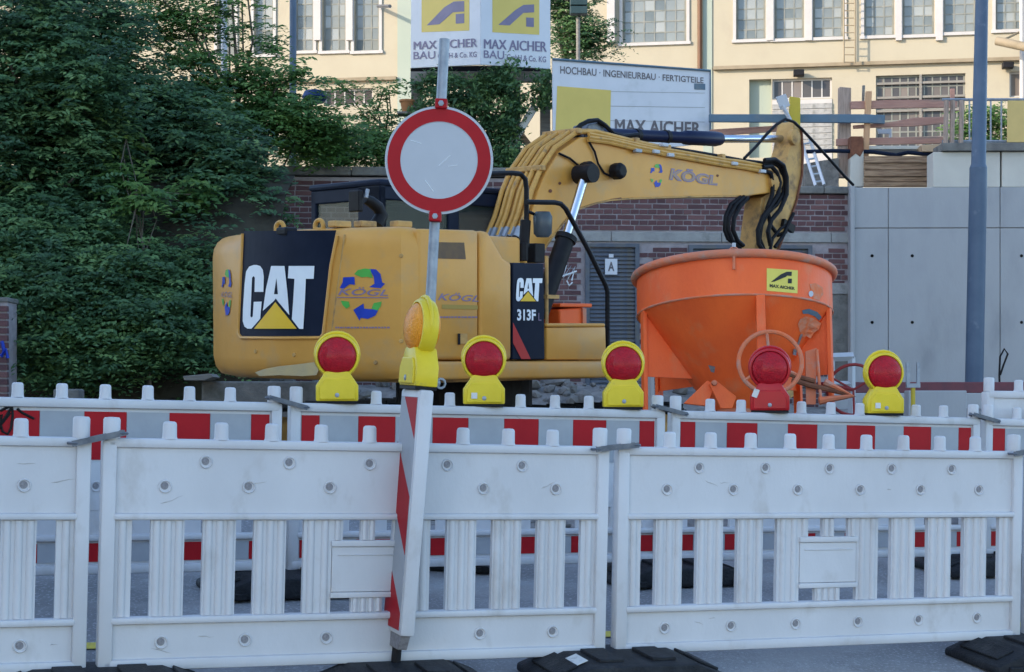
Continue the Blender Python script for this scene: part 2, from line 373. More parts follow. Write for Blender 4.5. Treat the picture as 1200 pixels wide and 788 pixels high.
# ------------------------------------------------------------------ fences of white plastic barrier panels
def joints(pxs, length, tops):
    a, b, c = [(p - 600) / F for p in pxs]
    d = (2 * b - a - c) / (c - a); L = math.hypot(b - a * (1 - d), d); Z1 = length / L
    Z = [Z1 * (1 - d), Z1, Z1 * (1 + d)]
    return [P(p, t, z) for p, t, z in zip(pxs, tops, Z)]
PL = 2.11      # panel length
def rail(mb, x0, x1, z0, z1, y0, y1): mb.span((x0, y0, z0), (x1, y1, z1))
def make_panel(kind):
    """local x along the panel, z up, camera side is -y; origin at the middle of the bottom edge"""
    root = bpy.data.objects.new('barrier_panel', None); link(root); h = PL / 2; H = .88
    SL = [s * k for k in (.3, .5, .7, .9) for s in (-1, 1)]
    if kind == 'back':
        mb = MB(); rail(mb, -h + .05, h - .05, .58, .86, -.012, .018); rail(mb, -h + .05, h - .05, .02, .19, -.012, .018)
        mb.build('board', M['plastic'], root, bevel=.004)
        mb = MB(); rail(mb, -h + .015, h - .015, .845, .882, -.03, .035); mb.build('top_rail', M['plastic'], root, bevel=.012, smooth=True)
        mb = MB(); rail(mb, -h + .045, h - .045, .572, .598, -.034, .03); mb.build('middle_rail', M['plastic'], root, bevel=.01, smooth=True)
        mb = MB(); rail(mb, -h + .045, h - .045, .176, .204, -.034, .03); mb.build('middle_rail', M['plastic'], root, bevel=.01, smooth=True)
        mb = MB(); rail(mb, -h + .015, h - .015, .0, .045, -.03, .035); mb.build('bottom_rail', M['plastic'], root, bevel=.012, smooth=True)
        edges = [-h + .05] + [x for c in sorted(SL) for x in (c - .036, c + .036)] + [h - .05]
        pairs = [(edges[i], edges[i + 1]) for i in range(0, len(edges), 2)]
        mid = [p for p in pairs if p[0] < 0 < p[1]][0]; pairs.remove(mid)
        pairs += [(mid[0], -.15), (.15, mid[1])]
        mesh_cache = {}
        for (a, b) in pairs:
            w = round(b - a, 3)
            if w not in mesh_cache:
                mb = MB(); mb.span((-w / 2, -.010, .20), (w / 2, .014, .575))
                k = max(1, int(w / .042)); 
                for i in range(k):
                    x = -w / 2 + w * (i + .5) / k; mb.lathe((x, -.005, .205), [(.016, 0), (.016, .365)], n=14)
                mesh_cache[w] = mb.mesh('slat', M['plastic'], bevel=0, smooth=True)
            o = bpy.data.objects.new('slat', mesh_cache[w]); link(o, root); o.location = ((a + b) / 2, 0, 0)
        mb = MB(); mb.span((-.148, -.014, .285), (.148, .014, .465)); mb.build('name_plate', M['plastic'], root, bevel=.004)
        mb = MB()
        for z0, z1 in ((.466, .49), (.262, .284)): mb.span((-.152, -.022, z0), (.152, .02, z1))
        mb.span((-.125, -.0185, .43), (.125, -.0135, .436)); mb.build('plate_border', M['plastic'], root, bevel=.006, smooth=True)
        for a, b, z0, z1 in ((-.065, .065, .204, .262), (-.15, -.105, .49, .572), (-.03, .03, .49, .572), (.105, .15, .49, .572)):
            mb = MB(); mb.span((a, -.010, z0), (b, .012, z1)); k = max(1, int((b - a) / .03))
            for i in range(k): mb.lathe((a + (b - a) * (i + .5) / k, -.010, z0 + .002), [(.012, 0), (.012, z1 - z0 - .004)], n=8)
            mb.build('slat', M['plastic'], root, smooth=True)
        spots = [(x, .70) for x in (-.815, -.49, -.163, .163, .49, .815)] + [(x, .795) for x in (-.66, -.33, 0, .33, .66)] + [(x, .105) for x in (-.815, -.49, -.163, .163, .49, .815)]
    else:
        mb = MB(); rail(mb, -h + .05, h - .05, .335, .84, -.012, .018); mb.build('board', M['plastic'], root, bevel=.004)
        mb = MB(); rail(mb, -h + .05, h - .05, .055, .225, -.012, .018); mb.build('board', M['plastic'], root, bevel=.004)
        mb = MB(); rail(mb, -h + .015, h - .015, .815, .86, -.035, .035); mb.build('top_rail', M['plastic'], root, bevel=.012, smooth=True)
        mb = MB(); rail(mb, -h + .045, h - .045, .195, .225, -.035, .03); mb.build('middle_rail', M['plastic'], root, bevel=.01, smooth=True)
        mb = MB(); rail(mb, -h + .015, h - .015, .04, .085, -.035, .035); mb.build('bottom_rail', M['plastic'], root, bevel=.012, smooth=True)
        edges = [-h + .05] + [x for c in sorted(SL) for x in (c - .036, c + .036)] + [h - .05]
        for i in range(0, len(edges), 2):
            mb = MB(); mb.span((edges[i], -.010, .22), (edges[i + 1], .014, .34)); mb.build('slat', M['plastic'], root)
        # red and grey retro-reflective fields
        for lo, hi in ((.575, .80), (.098, .185)):
            cx = [(-1.0 + .2 * k) for k in range(11)]
            for i, c in enumerate(cx):
                a, b = max(c - .1, -h + .06), min(c + .1, h - .06)
                m = M['foil_red'] if abs(round(c / .2)) % 2 == 1 else M['foil_grey']
                if abs(round(c / .2)) % 2 == 1: a += .002; b -= .002
                mb = MB(); mb.span((a, -.0165, lo), (b, -.0135, hi)); mb.build('reflective_field', m, root)
        spots = [(x, .45) for x in (-.815, -.49, -.163, .163, .49, .815)]
        H = .86
    for s in (-1, 1):
        mb = MB(); mb.span((s * h - (.055 if s > 0 else 0), -.03, -.03), (s * h + (0 if s > 0 else .055), .03, .875 if kind == 'back' else .855))
        mb.build('end_post', M['plastic'], root, bevel=.01, smooth=True)
    smesh = MB().lathe((0, 0, 0), [(.031, 0), (.0275, .01), (.0265, .057), (.024, .064), (.018, .068), (0, .069)], n=14).mesh('stud', M['plastic'], smooth=True)
    for k in range(-4, 5):
        o = bpy.data.objects.new('stud', smesh); link(o, root); o.location = (k * .2, 0, H)
    emesh = MB().lathe((0, 0, 0), [(.032, 0), (.032, .075), (.027, .083), (0, .085)], n=14).mesh('end_stud', M['plastic'], smooth=True)
    for s in (-1, 1):
        o = bpy.data.objects.new('end_stud', emesh); link(o, root); o.location = (s * (h - .036), 0, H - .004)
    # round moulded recess: lip, bowl and an off-centre grey disc painting its shaded side
    bmesh_ = MB().lathe((0, -.0125, 0), [(.026, 0), (.0255, .004), (.0225, .0065), (.0205, .0055), (.0185, .001)], axis=(0, -1, 0), n=16).mesh('recess', M['plastic'], smooth=True)
    pmesh = MB().lathe((0, -.0125, 0), [(.0150, 0), (.0150, .0012), (.012, .0022), (.007, .0022), (.006, .0035), (0, .0038)], axis=(0, -1, 0), n=14).mesh('shade_plug', M['bolt'], smooth=True)
    for x, z in spots:
        o = bpy.data.objects.new('recess', bmesh_); link(o, root); o.location = (x, 0, z)
        p = bpy.data.objects.new('shade_plug', pmesh); link(p, o); p.location = (-.0022, -.0004, .0022)
    return root

def make_foot(name='rubber_foot'):
    mb = MB()
    # low slab with sloping ends and a raised middle block
    L, W = .41, .2
    prof = [(-L, 0), (L, 0), (L, .035), (.24, .10), (-.24, .10), (-L, .035)]
    mb.prism([(x, -W, z) for x, z in prof], (0, 2 * W, 0))
    o = mb.build(name, M['rubber'], bevel=.012, smooth=True)
    g = MB()
    for s in (-1, 1):
        g.box((s * .12, -.02, .106), (.11, .2, .016)); g.box((s * .31, -.205, .022), (.09, .02, .03))
        g.box((s * .325, .0, .075), (.10, .26, .012), Matrix.Rotation(s * R(21), 3, 'Y'))
    g.build('grip_pad', M['rubber'], o, bevel=.004)
    return o

def place_fence(kind, J, labels, group, latches, first):
    """J: list of (joint_a, joint_b) top-rail points of each panel"""
    H = .88 if kind == 'back' else .86
    for i, (A, B) in enumerate(J):
        root = first if i == 0 else copy_tree(first)
        mid = (A + B) / 2; d = (B - A).normalized(); n = Vector((-d.y, d.x, 0)).normalized(); up = d.cross(n); up = up if up.z > 0 else -up
        Mx = Matrix((d, n, up)).transposed().to_4x4(); Mx.translation = mid - up * H
        root.matrix_world = Mx
        tag(root, labels[i], 'barrier', group)
FJ = joints((113, 717, 1199), 2.15, (513.5, 524, 529.5))
BJ = joints((334, 781, 1149), 2.15, (472, 481, 490))
d0 = FJ[1] - FJ[0]; fm = (FJ[0] - d0, FJ[0]); fn = (FJ[2], FJ[2] + (FJ[2] - FJ[1]))
protoF = make_panel('back'); protoB = make_panel('front')
place_fence('back', [(FJ[0], FJ[1]), (FJ[1], FJ[2]), fm, fn],
  ['white plastic barrier panel standing right behind the striped beacon in the front row',
   'unstriped white barrier panel in the front row right of the middle rubber foot',
   'white plastic barrier panel cut off by the left frame edge, front row, unstriped',
   'sliver of white barrier panel at the far right end of the front row'],
  'unstriped white barrier panels of the front row', None, protoF)
b0 = BJ[1] - BJ[0]
place_fence('front', [(BJ[0], BJ[1]), (BJ[1], BJ[2]), (BJ[0] - b0, BJ[0]), (BJ[2], BJ[2] + (BJ[2] - BJ[1]))],
  ['red striped white barrier panel carrying three yellow lamps in front of the excavator',
   'red striped white barrier panel carrying the red bodied lamp in front of the orange hopper',
   'striped white barrier panel with black scribble, below the dark trees',
   'red striped white barrier panel at the right frame edge, beside the turned away panel'],
  'red striped barrier panels of the rear row', None, protoB)
# panel turned into the site at the right end
A3 = P(1153, 458, 10.3); B3 = A3 + Vector((1.9, .75, -.02))
t3 = copy_tree(protoB); d = (B3 - A3).normalized(); n = Vector((-d.y, d.x, 0)).normalized(); up = d.cross(n); up = up if up.z > 0 else -up
Mx = Matrix((d, n, up)).transposed().to_4x4(); Mx.translation = A3 + d * 1.055 - up * .86; t3.matrix_world = Mx @ Matrix.Rotation(math.pi, 4, 'Z')
tag(t3, 'white barrier panel rising above the others at the right edge, seen from its plain side', 'barrier', 'red striped barrier panels of the rear row')

# scuffs and scrapes, different on each front panel
def scuffs(root, seed, n):
    g = random.Random(seed)
    for k in range(n):
        x, z = g.uniform(-.95, .95), g.choice([g.uniform(.61, .83), g.uniform(.61, .83), g.uniform(.05, .16)]); a = g.uniform(-.5, .5); ln_ = g.uniform(.02, .10); pts = []
        for j in range(5): pts.append((x + ln_ * j / 4 * math.cos(a) + g.uniform(-.002, .002), -.0125, z + ln_ * j / 4 * math.sin(a) + g.uniform(-.003, .003)))
        MB().tube(pts, [.0004, g.uniform(.0012, .003), .0015, g.uniform(.0008, .002), .0004], 5).build('scuff_mark', M['scuff'], root)
for k_, rt_ in enumerate([o for o in list(COL.objects) if o.name.startswith('barrier_panel') and o.parent is None]):
    scuffs(rt_, 100 + k_, 5)
# latches between neighbours (dark steel bars hooked over the end studs)
def latch(J, d, a, z, label):
    n = Vector((-d.y, d.x, 0)).normalized(); up = Vector((0, 0, 1))
    fr = Matrix((d.normalized(), n, up)).transposed().to_4x4(); fr.translation = J + up * z
    mb = MB(); rot = Matrix.Rotation(R(a), 3, 'Y')
    for s in (-1, 1): mb.add([rot @ Vector(v) for v in MB().box((0, s * .02 - .038, 0), (.2, .006, .022)).v], MB().box((0, 0, 0), (1, 1, 1)).f)
    mb.ring(rot @ Vector((-.09, -.038, 0)), .021, .006, (0, 0, 1), 12, 6); mb.ring(rot @ Vector((.09, -.038, 0)), .021, .006, (0, 0, 1), 12, 6)
    mb.add([rot @ Vector(v) for v in MB().box((.0, -.038, .006), (.13, .04, .008)).v], MB().box((0, 0, 0), (1, 1, 1)).f)
    o = mb.build('panel_latch', M['latch'], smooth=True, M=fr)
    c = fr.translation.copy()
    for v in o.data.vertices: v.co -= c
    o.location = c
    tag(o, label, 'latch', 'steel latches joining the barrier panels')
latch(FJ[0], d0, -13, .0, 'dark steel latch joining the two left panels of the front barrier row')
latch(FJ[1], FJ[2] - FJ[1], -6, .0, 'dark steel latch joining front row panels above the middle rubber foot')
latch(FJ[2], FJ[2] - FJ[1], -6, .0, 'dark steel latch at the right end of the front barrier row')
latch(BJ[0], b0, 14, .0, 'dark steel latch on the striped rear row, left of the first yellow lamp')
latch(BJ[1], b0, 12, .0, 'dark steel latch on the striped rear row, in front of the orange hopper leg')
latch(BJ[2], b0, 12, .0, 'dark steel latch on the striped rear row near the right frame edge')

# feet
def put_foot(o, J, d, off, label, H=.94):
    n = Vector((d.y, -d.x, 0)).normalized(); base = Vector((J.x, J.y, 0)) + n * off
    ax = Vector((d.x, d.y, gz(base.x + d.x, base.y + d.y) - gz(base.x, base.y))).normalized()
    up = Vector((0, -MY, 1)).normalized(); up = (up - ax * up.dot(ax)).normalized(); yv = up.cross(ax)
    mm = Matrix((ax, yv, up)).transposed().to_4x4(); mm.translation = Vector((base.x, base.y, gz(base.x, base.y) + .004)); o.matrix_world = mm
    tag(o, label, 'barrier foot', 'black rubber feet under the barrier panels')
foot0 = make_foot(); dF = (FJ[2] - FJ[0]).normalized(); dB = (BJ[2] - BJ[0]).normalized()
put_foot(foot0, FJ[1], dF, .12, 'black rubber foot with white sticker under the middle gap of the front row')
st = MB().box((-.29, -.06, .0885), (.13, .12, .002), Matrix.Rotation(-R(21), 3, 'Y')); stick = st.build('sticker', M['label'], foot0)
first_copy = {}
for J, d, off, lab in ((FJ[0], dF, .12, 'black rubber foot under the left gap of the front row'), (FJ[2], dF, .14, 'black rubber foot at the bottom right corner, under the front row'),
                  (BJ[0], dB, .05, 'black rubber foot under the striped rear row, left of the beacon'), (BJ[1], dB, .05, 'black rubber foot under the striped rear row, below the orange hopper'),
                  (BJ[2], dB, .05, 'black rubber foot under the right end of the striped rear row'), (BJ[0] - b0, dB, .05, 'black rubber foot under the striped rear row beyond the left frame edge')):
    o = foot0.copy(); COL.objects.link(o); g = foot0.children[0].copy() if foot0.children[0].name.startswith('grip') else foot0.children[1].copy()
    COL.objects.link(g); g.parent = o; put_foot(o, J, d, off, lab)

# ------------------------------------------------------------------ warning lamps
def make_lamp(body_m, lens_m, label_side=None):
    root = bpy.data.objects.new('warning_lamp', None); link(root); cz = .235
    mb = MB(); out = [(-.105, .012), (.105, .012), (.105, .09), (.074, .135), (.06, .16), (-.06, .16), (-.074, .135), (-.105, .09)]
    mb.prism([(x, -.045, z) for x, z in out], (0, .09, 0)); mb.build('battery_box', body_m, root, bevel=.008, smooth=True)
    mb = MB(); out = [(-.088, .02), (.088, .02), (.088, .085), (.062, .12), (-.062, .12), (-.088, .085)]
    mb.prism([(x, -.053, z) for x, z in out], (0, .01, 0)); mb.build('front_cover', body_m, root, bevel=.005)
    MB().box((0, 0, .006), (.2, .085, .012)).build('base_strip', M['black'], root)
    mb = MB(); mb.lathe((0, .03, cz), [(.06, 0), (.105, .0), (.112, .012), (.112, .05), (.106, .06), (.098, .062), (.094, .052)], axis=(0, -1, 0), n=36)
    mb.build('lens_housing', body_m, root, smooth=True)
    pr = [(.095, .0)] + [((.093 + (.0016 if i % 2 else 0)) * math.cos(R(a)), (.045 + (.0016 if i % 2 else 0)) * math.sin(R(a))) for i, a in enumerate(range(0, 91, 5))]
    mb = MB(); mb.lathe((0, -.022, cz), pr, axis=(0, -1, 0), n=36); mb.build('lens', lens_m, root, smooth=True)
    mb = MB(); mb.lathe((0, .028, cz), [(.08, 0), (.07, .02), (.0, .035)], axis=(0, 1, 0), n=30); mb.build('rear_lens', lens_m, root, smooth=True)
    mb = MB(); mb.ring((0, -.002, cz + .012), .107, .009, (0, 1, 0), 24, 8, (0, 360)); mb.build('carry_ring', body_m, root, smooth=True)
    sc = MB().lathe((0, -.052, .042), [(.011, 0), (.011, .004), (.006, .006), (0, .006)], axis=(0, -1, 0), n=12); sc.build('screw', M['steel'], root, smooth=True)
    if label_side: MB().box((label_side * .05, -.0555, .055), (.03, .002, .03)).build('small_label', M['label'], root)
    return root
ldirB = dB
def on_fence(px, top_y, foot_y):
    """the point of the rear row's top rail in the column px"""
    for A, B in ((BJ[0], BJ[1]), (BJ[1], BJ[2])):
        dd = B - A; k = (px - 600) / F; t = (k * A.y - A.x) / (dd.x - k * dd.y)
        if -.05 < t < 1.05: return A + dd * t
lampY = make_lamp(M['lampyellow'], M['lensred'])
LG = 'round warning lamps on the barriers'
def set_lamp(o, p, yaw, label, lean=0.0, s=1.0):
    o.matrix_world = Matrix.Translation(p) @ Matrix.Rotation(lean, 4, 'Y') @ Matrix.Rotation(yaw, 4, 'Z') @ Matrix.Scale(s, 4); tag(o, label, 'warning lamp', LG)
set_lamp(lampY, on_fence(395, 0, 0), R(6), 'yellow warning lamp with red lens under the dark blue panel, leftmost on the striped barriers', R(0), 1.0)
L3 = copy_tree(lampY); set_lamp(L3, on_fence(730, 0, 0), R(3), 'yellow warning lamp with red lens between the excavator and the orange hopper', 0, 1.02)
L2 = make_lamp(M['lampyellow'], M['lensred'], -1); set_lamp(L2, on_fence(567, 0, 0), R(3), 'yellow warning lamp with red lens and white label, just right of the amber lamp', 0, 1.02)
L5 = copy_tree(L2); set_lamp(L5, on_fence(1035, 0, 0), R(8), 'yellow warning lamp with red lens standing before the smooth concrete wall', 0, 1.05)
L4 = make_lamp(M['lampred'], M['lensred']); MB().box((-.075, -.0555, .105), (.03, .004, .045), Matrix.Rotation(R(20), 3, 'Y')).build('reflector_label', M['label'], L4)
set_lamp(L4, on_fence(902, 0, 0), R(-8), 'all red warning lamp in front of the hopper handwheel', 0, 1.04)

# ------------------------------------------------------------------ striped beacon with amber lamp, in front of the front row
bp_ = P(466, 750, 6.83); gzb = gz(bp_.x, bp_.y)
beF = Frame(bp_, rx=0, rz=0); LEAN = R(4.6)
beacon = bpy.data.objects.new('traffic_beacon', None); link(beacon)
beacon.matrix_world = Matrix.Translation(bp_) @ Matrix.Rotation(LEAN, 4, 'Y') @ Matrix.Rotation(R(-69), 4, 'Z')
tag(beacon, 'narrow red and white striped beacon leaning in front of the white barriers', 'beacon')
h = 1.005
mb = MB(); mb.prism([(-.125, -.03, .03), (.125, -.03, .03), (.125, -.03, h), (-.125, -.03, h)], (0, .06, 0)); mb.build('board', M['plastic'], beacon, bevel=.012, smooth=True)
MB().span((-.105, -.0325, .05), (.105, -.0295, h - .03)).build('white_film', M['foil_grey'], beacon)
def clip_band(z0, z1):
    """a 45 degree band clipped to the film: z at the left edge from z0 to z1, falling to the right"""
    W = .21; out = []
    poly = [(0, z0), (0, z1), (W, z1 - W), (W, z0 - W)]; lo, hi = .052, h - .032
    def clip(poly, f, inter):
        res = []
        for i in range(len(poly)):
            a, b = poly[i - 1], poly[i]
            if f(a) != f(b): res.append(inter(a, b))
            if f(b): res.append(b)
        return res
    def cut(v): return lambda a, b: (a[0] + (b[0] - a[0]) * (v - a[1]) / (b[1] - a[1]), v)
    poly = clip(poly, lambda p: p[1] >= lo, cut(lo)); 
    if poly: poly = clip(poly, lambda p: p[1] <= hi, cut(hi))
    return poly
for z0 in (.16, .62, 1.08):
    poly = clip_band(z0 - .06, z0 + .17)
    if len(poly) > 2: MB().prism([(-.105 + x, -.0335, z) for x, z in poly], (0, .0012, 0)).build('red_stripe', M['foil_red'], beacon)
MB().prism([(-.07, -.02, -.03), (.07, -.02, -.03), (.11, -.02, .045), (-.11, -.02, .045)], (0, .04, 0)).build('bottom_bracket', M['bolt'], beacon, bevel=.004)
MB().tube([(0, 0, .03), (0, 0, -.09)], .02, 10).build('foot_peg', M['black'], beacon)
bf = foot0.copy(); COL.objects.link(bf); gg = [c for c in foot0.children if c.name.startswith('grip')][0].copy(); COL.objects.link(gg); gg.parent = bf
put_foot(bf, P(475, 770, 6.74), dF, .0, 'black rubber foot carrying the striped beacon', 0); bf['category'] = 'beacon foot'
bf.matrix_world = bf.matrix_world @ Matrix.Scale(.84, 4)
amber = make_lamp(M['lampyellow'], M['lensamber'])
top = beacon.matrix_world @ Vector((0, 0, h))
set_lamp(amber, top, R(-69), 'yellow warning lamp with amber lens turned sideways on top of the striped beacon', LEAN, 1.05)
mb = MB(); mb.tube([(0, .05, .03), (0, .085, .03)], .012, 8); mb.ring((0, .09, .03), .018, .005, (1, 0, 0), 10, 6); mb.build('lock_bolt', M['steel'], amber)

# ------------------------------------------------------------------ round sign on its pole
sp_t = P(521, 46, 9.25); sp_b = Vector((P(488, 700, 9.25).x, 9.25, 0)); sp_b.z = gz(sp_b.x, sp_b.y)
ax = (sp_t - sp_b); ln = ax.length; ax.normalize(); yv = Vector((0, 1, 0)); yv = (yv - ax * yv.dot(ax)).normalized(); xv = yv.cross(ax)
sg = bpy.data.objects.new('traffic_sign', None); link(sg); mm = Matrix((xv, yv, ax)).transposed().to_4x4(); mm.translation = sp_b; sg.matrix_world = mm
tag(sg, 'round white traffic sign with red border on a leaning steel pole', 'traffic sign')
MB().tube([(0, 0, 0), (0, 0, ln)], .028, 16).build('pole', M['steel'], sg, smooth=True)
sI = mm.inverted(); o_ = sI @ Vector((0, 0, CZ)); dv = sI.to_3x3() @ ray(514.5, 188); tt = (-.05 - o_.y) / dv.y; sc_ = o_ + dv * tt
cx, czz = sc_.x, sc_.z
Rr = .292
MB().lathe((cx, -.046, czz), [(0, 0), (Rr, 0), (Rr, .004), (0, .004)], axis=(0, -1, 0), n=64).build('sign_plate', M['white'], sg)
MB().lathe((cx, -.0505, czz), [(.208, 0), (.208, .0015), (.279, .0015), (.279, 0), (.208, 0)], axis=(0, -1, 0), n=64).build('red_border', M['foil_red'], sg)
mb = MB()
for rr in (.2075, .2795): mb.ring((cx, -.0508, czz), rr, .0022, (0, 1, 0), 64, 4)
mb.build('border_edge', M['white'], sg)
scr = MB(); 
for x0, z0, x1, z1 in ((-.16, .10, -.10, .085), (-.07, -.11, -.02, -.17), (.06, .03, .0, -.03), (.1, -.02, .05, -.03)):
    scr.tube([(cx + x0, -.0505, czz + z0), (cx + x1, -.0505, czz + z1)], .0016, 4)
scr.build('scratches', M['letterwhite'], sg)
for s in (1, -1):
    mb = MB(); zc = czz + s * (Rr + .012); mb.box((cx * .4, -.03, zc), (.066, .08, .055)); mb.build('clamp', M['foil_red'], sg, bevel=.008)
    MB().lathe((cx * .4, -.069, zc), [(.016, 0), (.016, .008), (0, .010)], axis=(0, -1, 0), n=6).build('bolt', M['steel'], sg)
sf = foot0.copy(); COL.objects.link(sf); gg = [c for c in foot0.children if c.name.startswith('grip')][0].copy(); COL.objects.link(gg); gg.parent = sf
put_foot(sf, sp_b, Vector((1, 0, 0)), 0, 'black rubber foot holding the pole of the round sign', 0); sf['category'] = 'sign foot'

# ------------------------------------------------------------------ excavator
EX = Frame((-.42, 15.05, CZ - .76), rz=R(45), rx=R(2.6))
ex = empty('excavator', EX, 'ochre yellow crawler excavator with dark blue tail panel, arm raised over the orange hopper', 'excavator')
V = lambda px, py, v: EX.on(1, v, px, py)
U = lambda px, py, u: EX.on(0, u, px, py)
Y_ = M['catyellow']
# counterweight: plan curve swept with an inset/height profile
plan = [(-1.15, 1.24), (-1.5, 1.24), (-1.66, 1.225)]
for a in range(34, -35, -4): plan.append((-2.17 * math.cos(R(a)), 2.17 * math.sin(R(a))))
plan += [(-1.68, -1.235), (-1.62, -1.245)]
wb = EX.cyl(2.17, 420, 447).z; wt = EX.cyl(2.17, 420, 265).z
prof = [(.16, wb), (.07, wb + .02), (.02, wb + .08), (0, wb + .17), (0, wt - .17), (.012, wt - .1), (.045, wt - .045), (.09, wt - .012), (.18, wt)]
def loft(plan, prof, inner):
    mb = MB(); n = len(plan); vs = []
    nr = []
    for i in range(n):
        a = Vector(plan[max(i - 1, 0)]); b = Vector(plan[min(i + 1, n - 1)]); t = (b - a).normalized(); nr.append(Vector((-t.y, t.x)) * -1)
    for ins, w in prof:
        for i in range(n):
            p = Vector(plan[i]) - Vector((nr[i].x, nr[i].y)) * ins; vs.append((p.x, p.y, w))
    m = len(prof)
    fs = [(j * n + i, j * n + i + 1, (j + 1) * n + i + 1, (j + 1) * n + i) for j in range(m - 1) for i in range(n - 1)]
    fs.append(tuple((m - 1) * n + i for i in range(n))); fs.append(tuple(i for i in reversed(range(n))))
    fs.append(tuple(j * n for j in range(m))); fs.append(tuple(j * n + n - 1 for j in reversed(range(m))))
    return mb.add(vs, fs)
# normal direction check: the inset has to move points towards the machine
cw = loft(plan, prof, 0).build('counterweight', Y_, ex, smooth=True)
cyl = lambda px, py, e=.006: EX.cyl(2.17 + e, px, py)
zo = lambda L, ox, oy, k: [(ox + x / k, oy + y / k) for x, y in L]
pan = decal('tail_panel', [[(286, 271), (394, 270), (386, 312), (379, 379), (377.5, 391.5), (374, 394.2), (283.5, 394.2), (280.8, 391), (280.8, 384), (284, 310)]], lambda a, b: cyl(a, b, .004), M['navy'], ex, cuts=5)
z1 = lambda L: zo(L, 240, 250, 3.75)
MB().tube([cyl(x, y, .008) for x, y in [(284.5, 274), (283, 310), (279.6, 384), (279.8, 392), (283, 396), (300, 396.2), (330, 396.4), (355, 396.2), (375, 396), (379, 392), (380.5, 379), (388, 312), (395, 276)]], .014, 6).build('panel_lip', Y_, ex, smooth=True)
_zz = lambda L: [(112.5 + x / 2, 183.75 + y / 2) for x, y in L]      # second, closer reading of the same logo
Cp = _zz([(290, 325), (293, 190), (285, 130), (262, 98), (232, 88), (205, 88), (165, 102), (138, 145), (125, 250), (110, 480), (108, 580), (122, 628), (150, 648), (185, 648), (215, 615), (262, 560), (275, 410), (205, 412), (196, 540), (185, 550), (176, 540), (190, 200), (205, 185), (215, 200), (212, 325)])
Ap = _zz([(358, 97), (475, 97), (498, 300), (517, 528), (400, 388), (285, 492), (312, 300)])
Tp = _zz([(512, 97), (738, 97), (732, 210), (663, 210), (655, 400), (640, 650), (605, 650), (540, 565), (552, 400), (563, 210), (505, 205)])
Lc = _zz([(404, 205), (417, 345), (383, 345)]); Te = _zz([(188, 654), (398, 383), (607, 654)]); Tt = _zz([(207, 648), (395, 415), (583, 648)])
cat = [decal('tail_letter', [z1(L)], lambda a, b: cyl(a, b, .009), M['letterwhite'], pan, cuts=4) for L in (Cp, Ap, Tp)]
decal('letter_counter', [z1(Lc)], lambda a, b: cyl(a, b, .011), M['navy'], pan)
decal('triangle_edge', [z1(Te)], lambda a, b: cyl(a, b, .011), M['navy'], pan, cuts=3)
decal('tail_triangle', [z1(Tt)], lambda a, b: cyl(a, b, .014), M['logoyellow'], pan, cuts=3)
# mud and bare patches along the lower edge
decal('mud_patch', [zo([(220, 700), (260, 685), (330, 672), (400, 665), (480, 655), (500, 690), (490, 712), (430, 716), (330, 712), (240, 716)], 240, 250, 3.75)], lambda a, b: cyl(a, b, .003), M['dust'], ex, cuts=4)
# company emblem on the rounded corner
z2 = lambda L: zo(L, 370, 250, 3.75)
def emblem(surf, f, parent, cuts=2):
    blue = [[(105, 330), (118, 303), (120, 282), (170, 280), (172, 315), (150, 312), (125, 330)], [(235, 245), (265, 247), (285, 268), (292, 305), (305, 310), (285, 330), (235, 325), (258, 310), (255, 280)],
            [(165, 425), (210, 397), (213, 420), (275, 425), (262, 450), (230, 465), (198, 460), (192, 472)]]
    green = [[(168, 268), (185, 250), (215, 243), (240, 246), (250, 285), (225, 280), (200, 282)], [(110, 385), (145, 388), (150, 410), (135, 420), (118, 405)], [(245, 420), (255, 395), (290, 388), (285, 410), (272, 428)]]
    for p in blue: decal('emblem_arrow', [f(p)], surf, M['blueprint'], parent, cuts)
    for p in green: decal('emblem_leaf', [f(p)], surf, M['greenprint'], parent, cuts)
sE = lambda a, b: cyl(a, b, .005)
emblem(sE, z2, cw)
lettering('emblem_lettering', 'KÖGL', [(396, 336), (455, 338), (455, 347), (396, 346)], sE, M['purpleprint'], cw, bold=.012, shear=.3)
decal('emblem_underline', [z2([(92, 368), (320, 370), (320, 374), (92, 372)])], sE, M['purpleprint'], cw, 3)
dash = []
random.seed(3)
def dashes(x0, x1, y, hh):
    out = []; x = x0
    while x < x1: w = random.uniform(1.2, 3.6); out.append([(x, y), (x + w, y), (x + w, y + hh), (x, y + hh)]); x += w + random.uniform(.5, 1.1)
    return out
decal('slogan_line', dashes(393, 455, 383.2, 1.8), sE, M['purpleprint'], cw)
# second emblem at the far left flank
fl = lambda L: [(265.5 + (x - 205) * .10 / 3.75 * 2.2, 343 + (y - 355) / 3.75 * .92) for x, y in L]
emblem(lambda a, b: cyl(a, b, .006), fl, cw)
lettering('emblem_lettering', 'KÖGL', [(259, 341), (272, 341), (272, 349), (259, 348)], lambda a, b: cyl(a, b, .006), M['purpleprint'], cw, shear=.3)
mb = MB(); mb.tube([cyl(x, y, -.004) for x, y in ((404, 275), (398, 320), (390, 380), (384, 436))], .008, 5); mb.build('panel_seam', M['catworn'], cw)
for x_, y_ in ((300, 412), (345, 416), (400, 430), (440, 425), (470, 300), (470, 400)):
    MB().lathe(cyl(x_, y_, -.002), [(0, 0), (.018, 0), (.014, .012), (0, .012)], axis=(cyl(x_, y_).x, cyl(x_, y_).y, 0), n=8).build('screw', M['catworn'], cw)
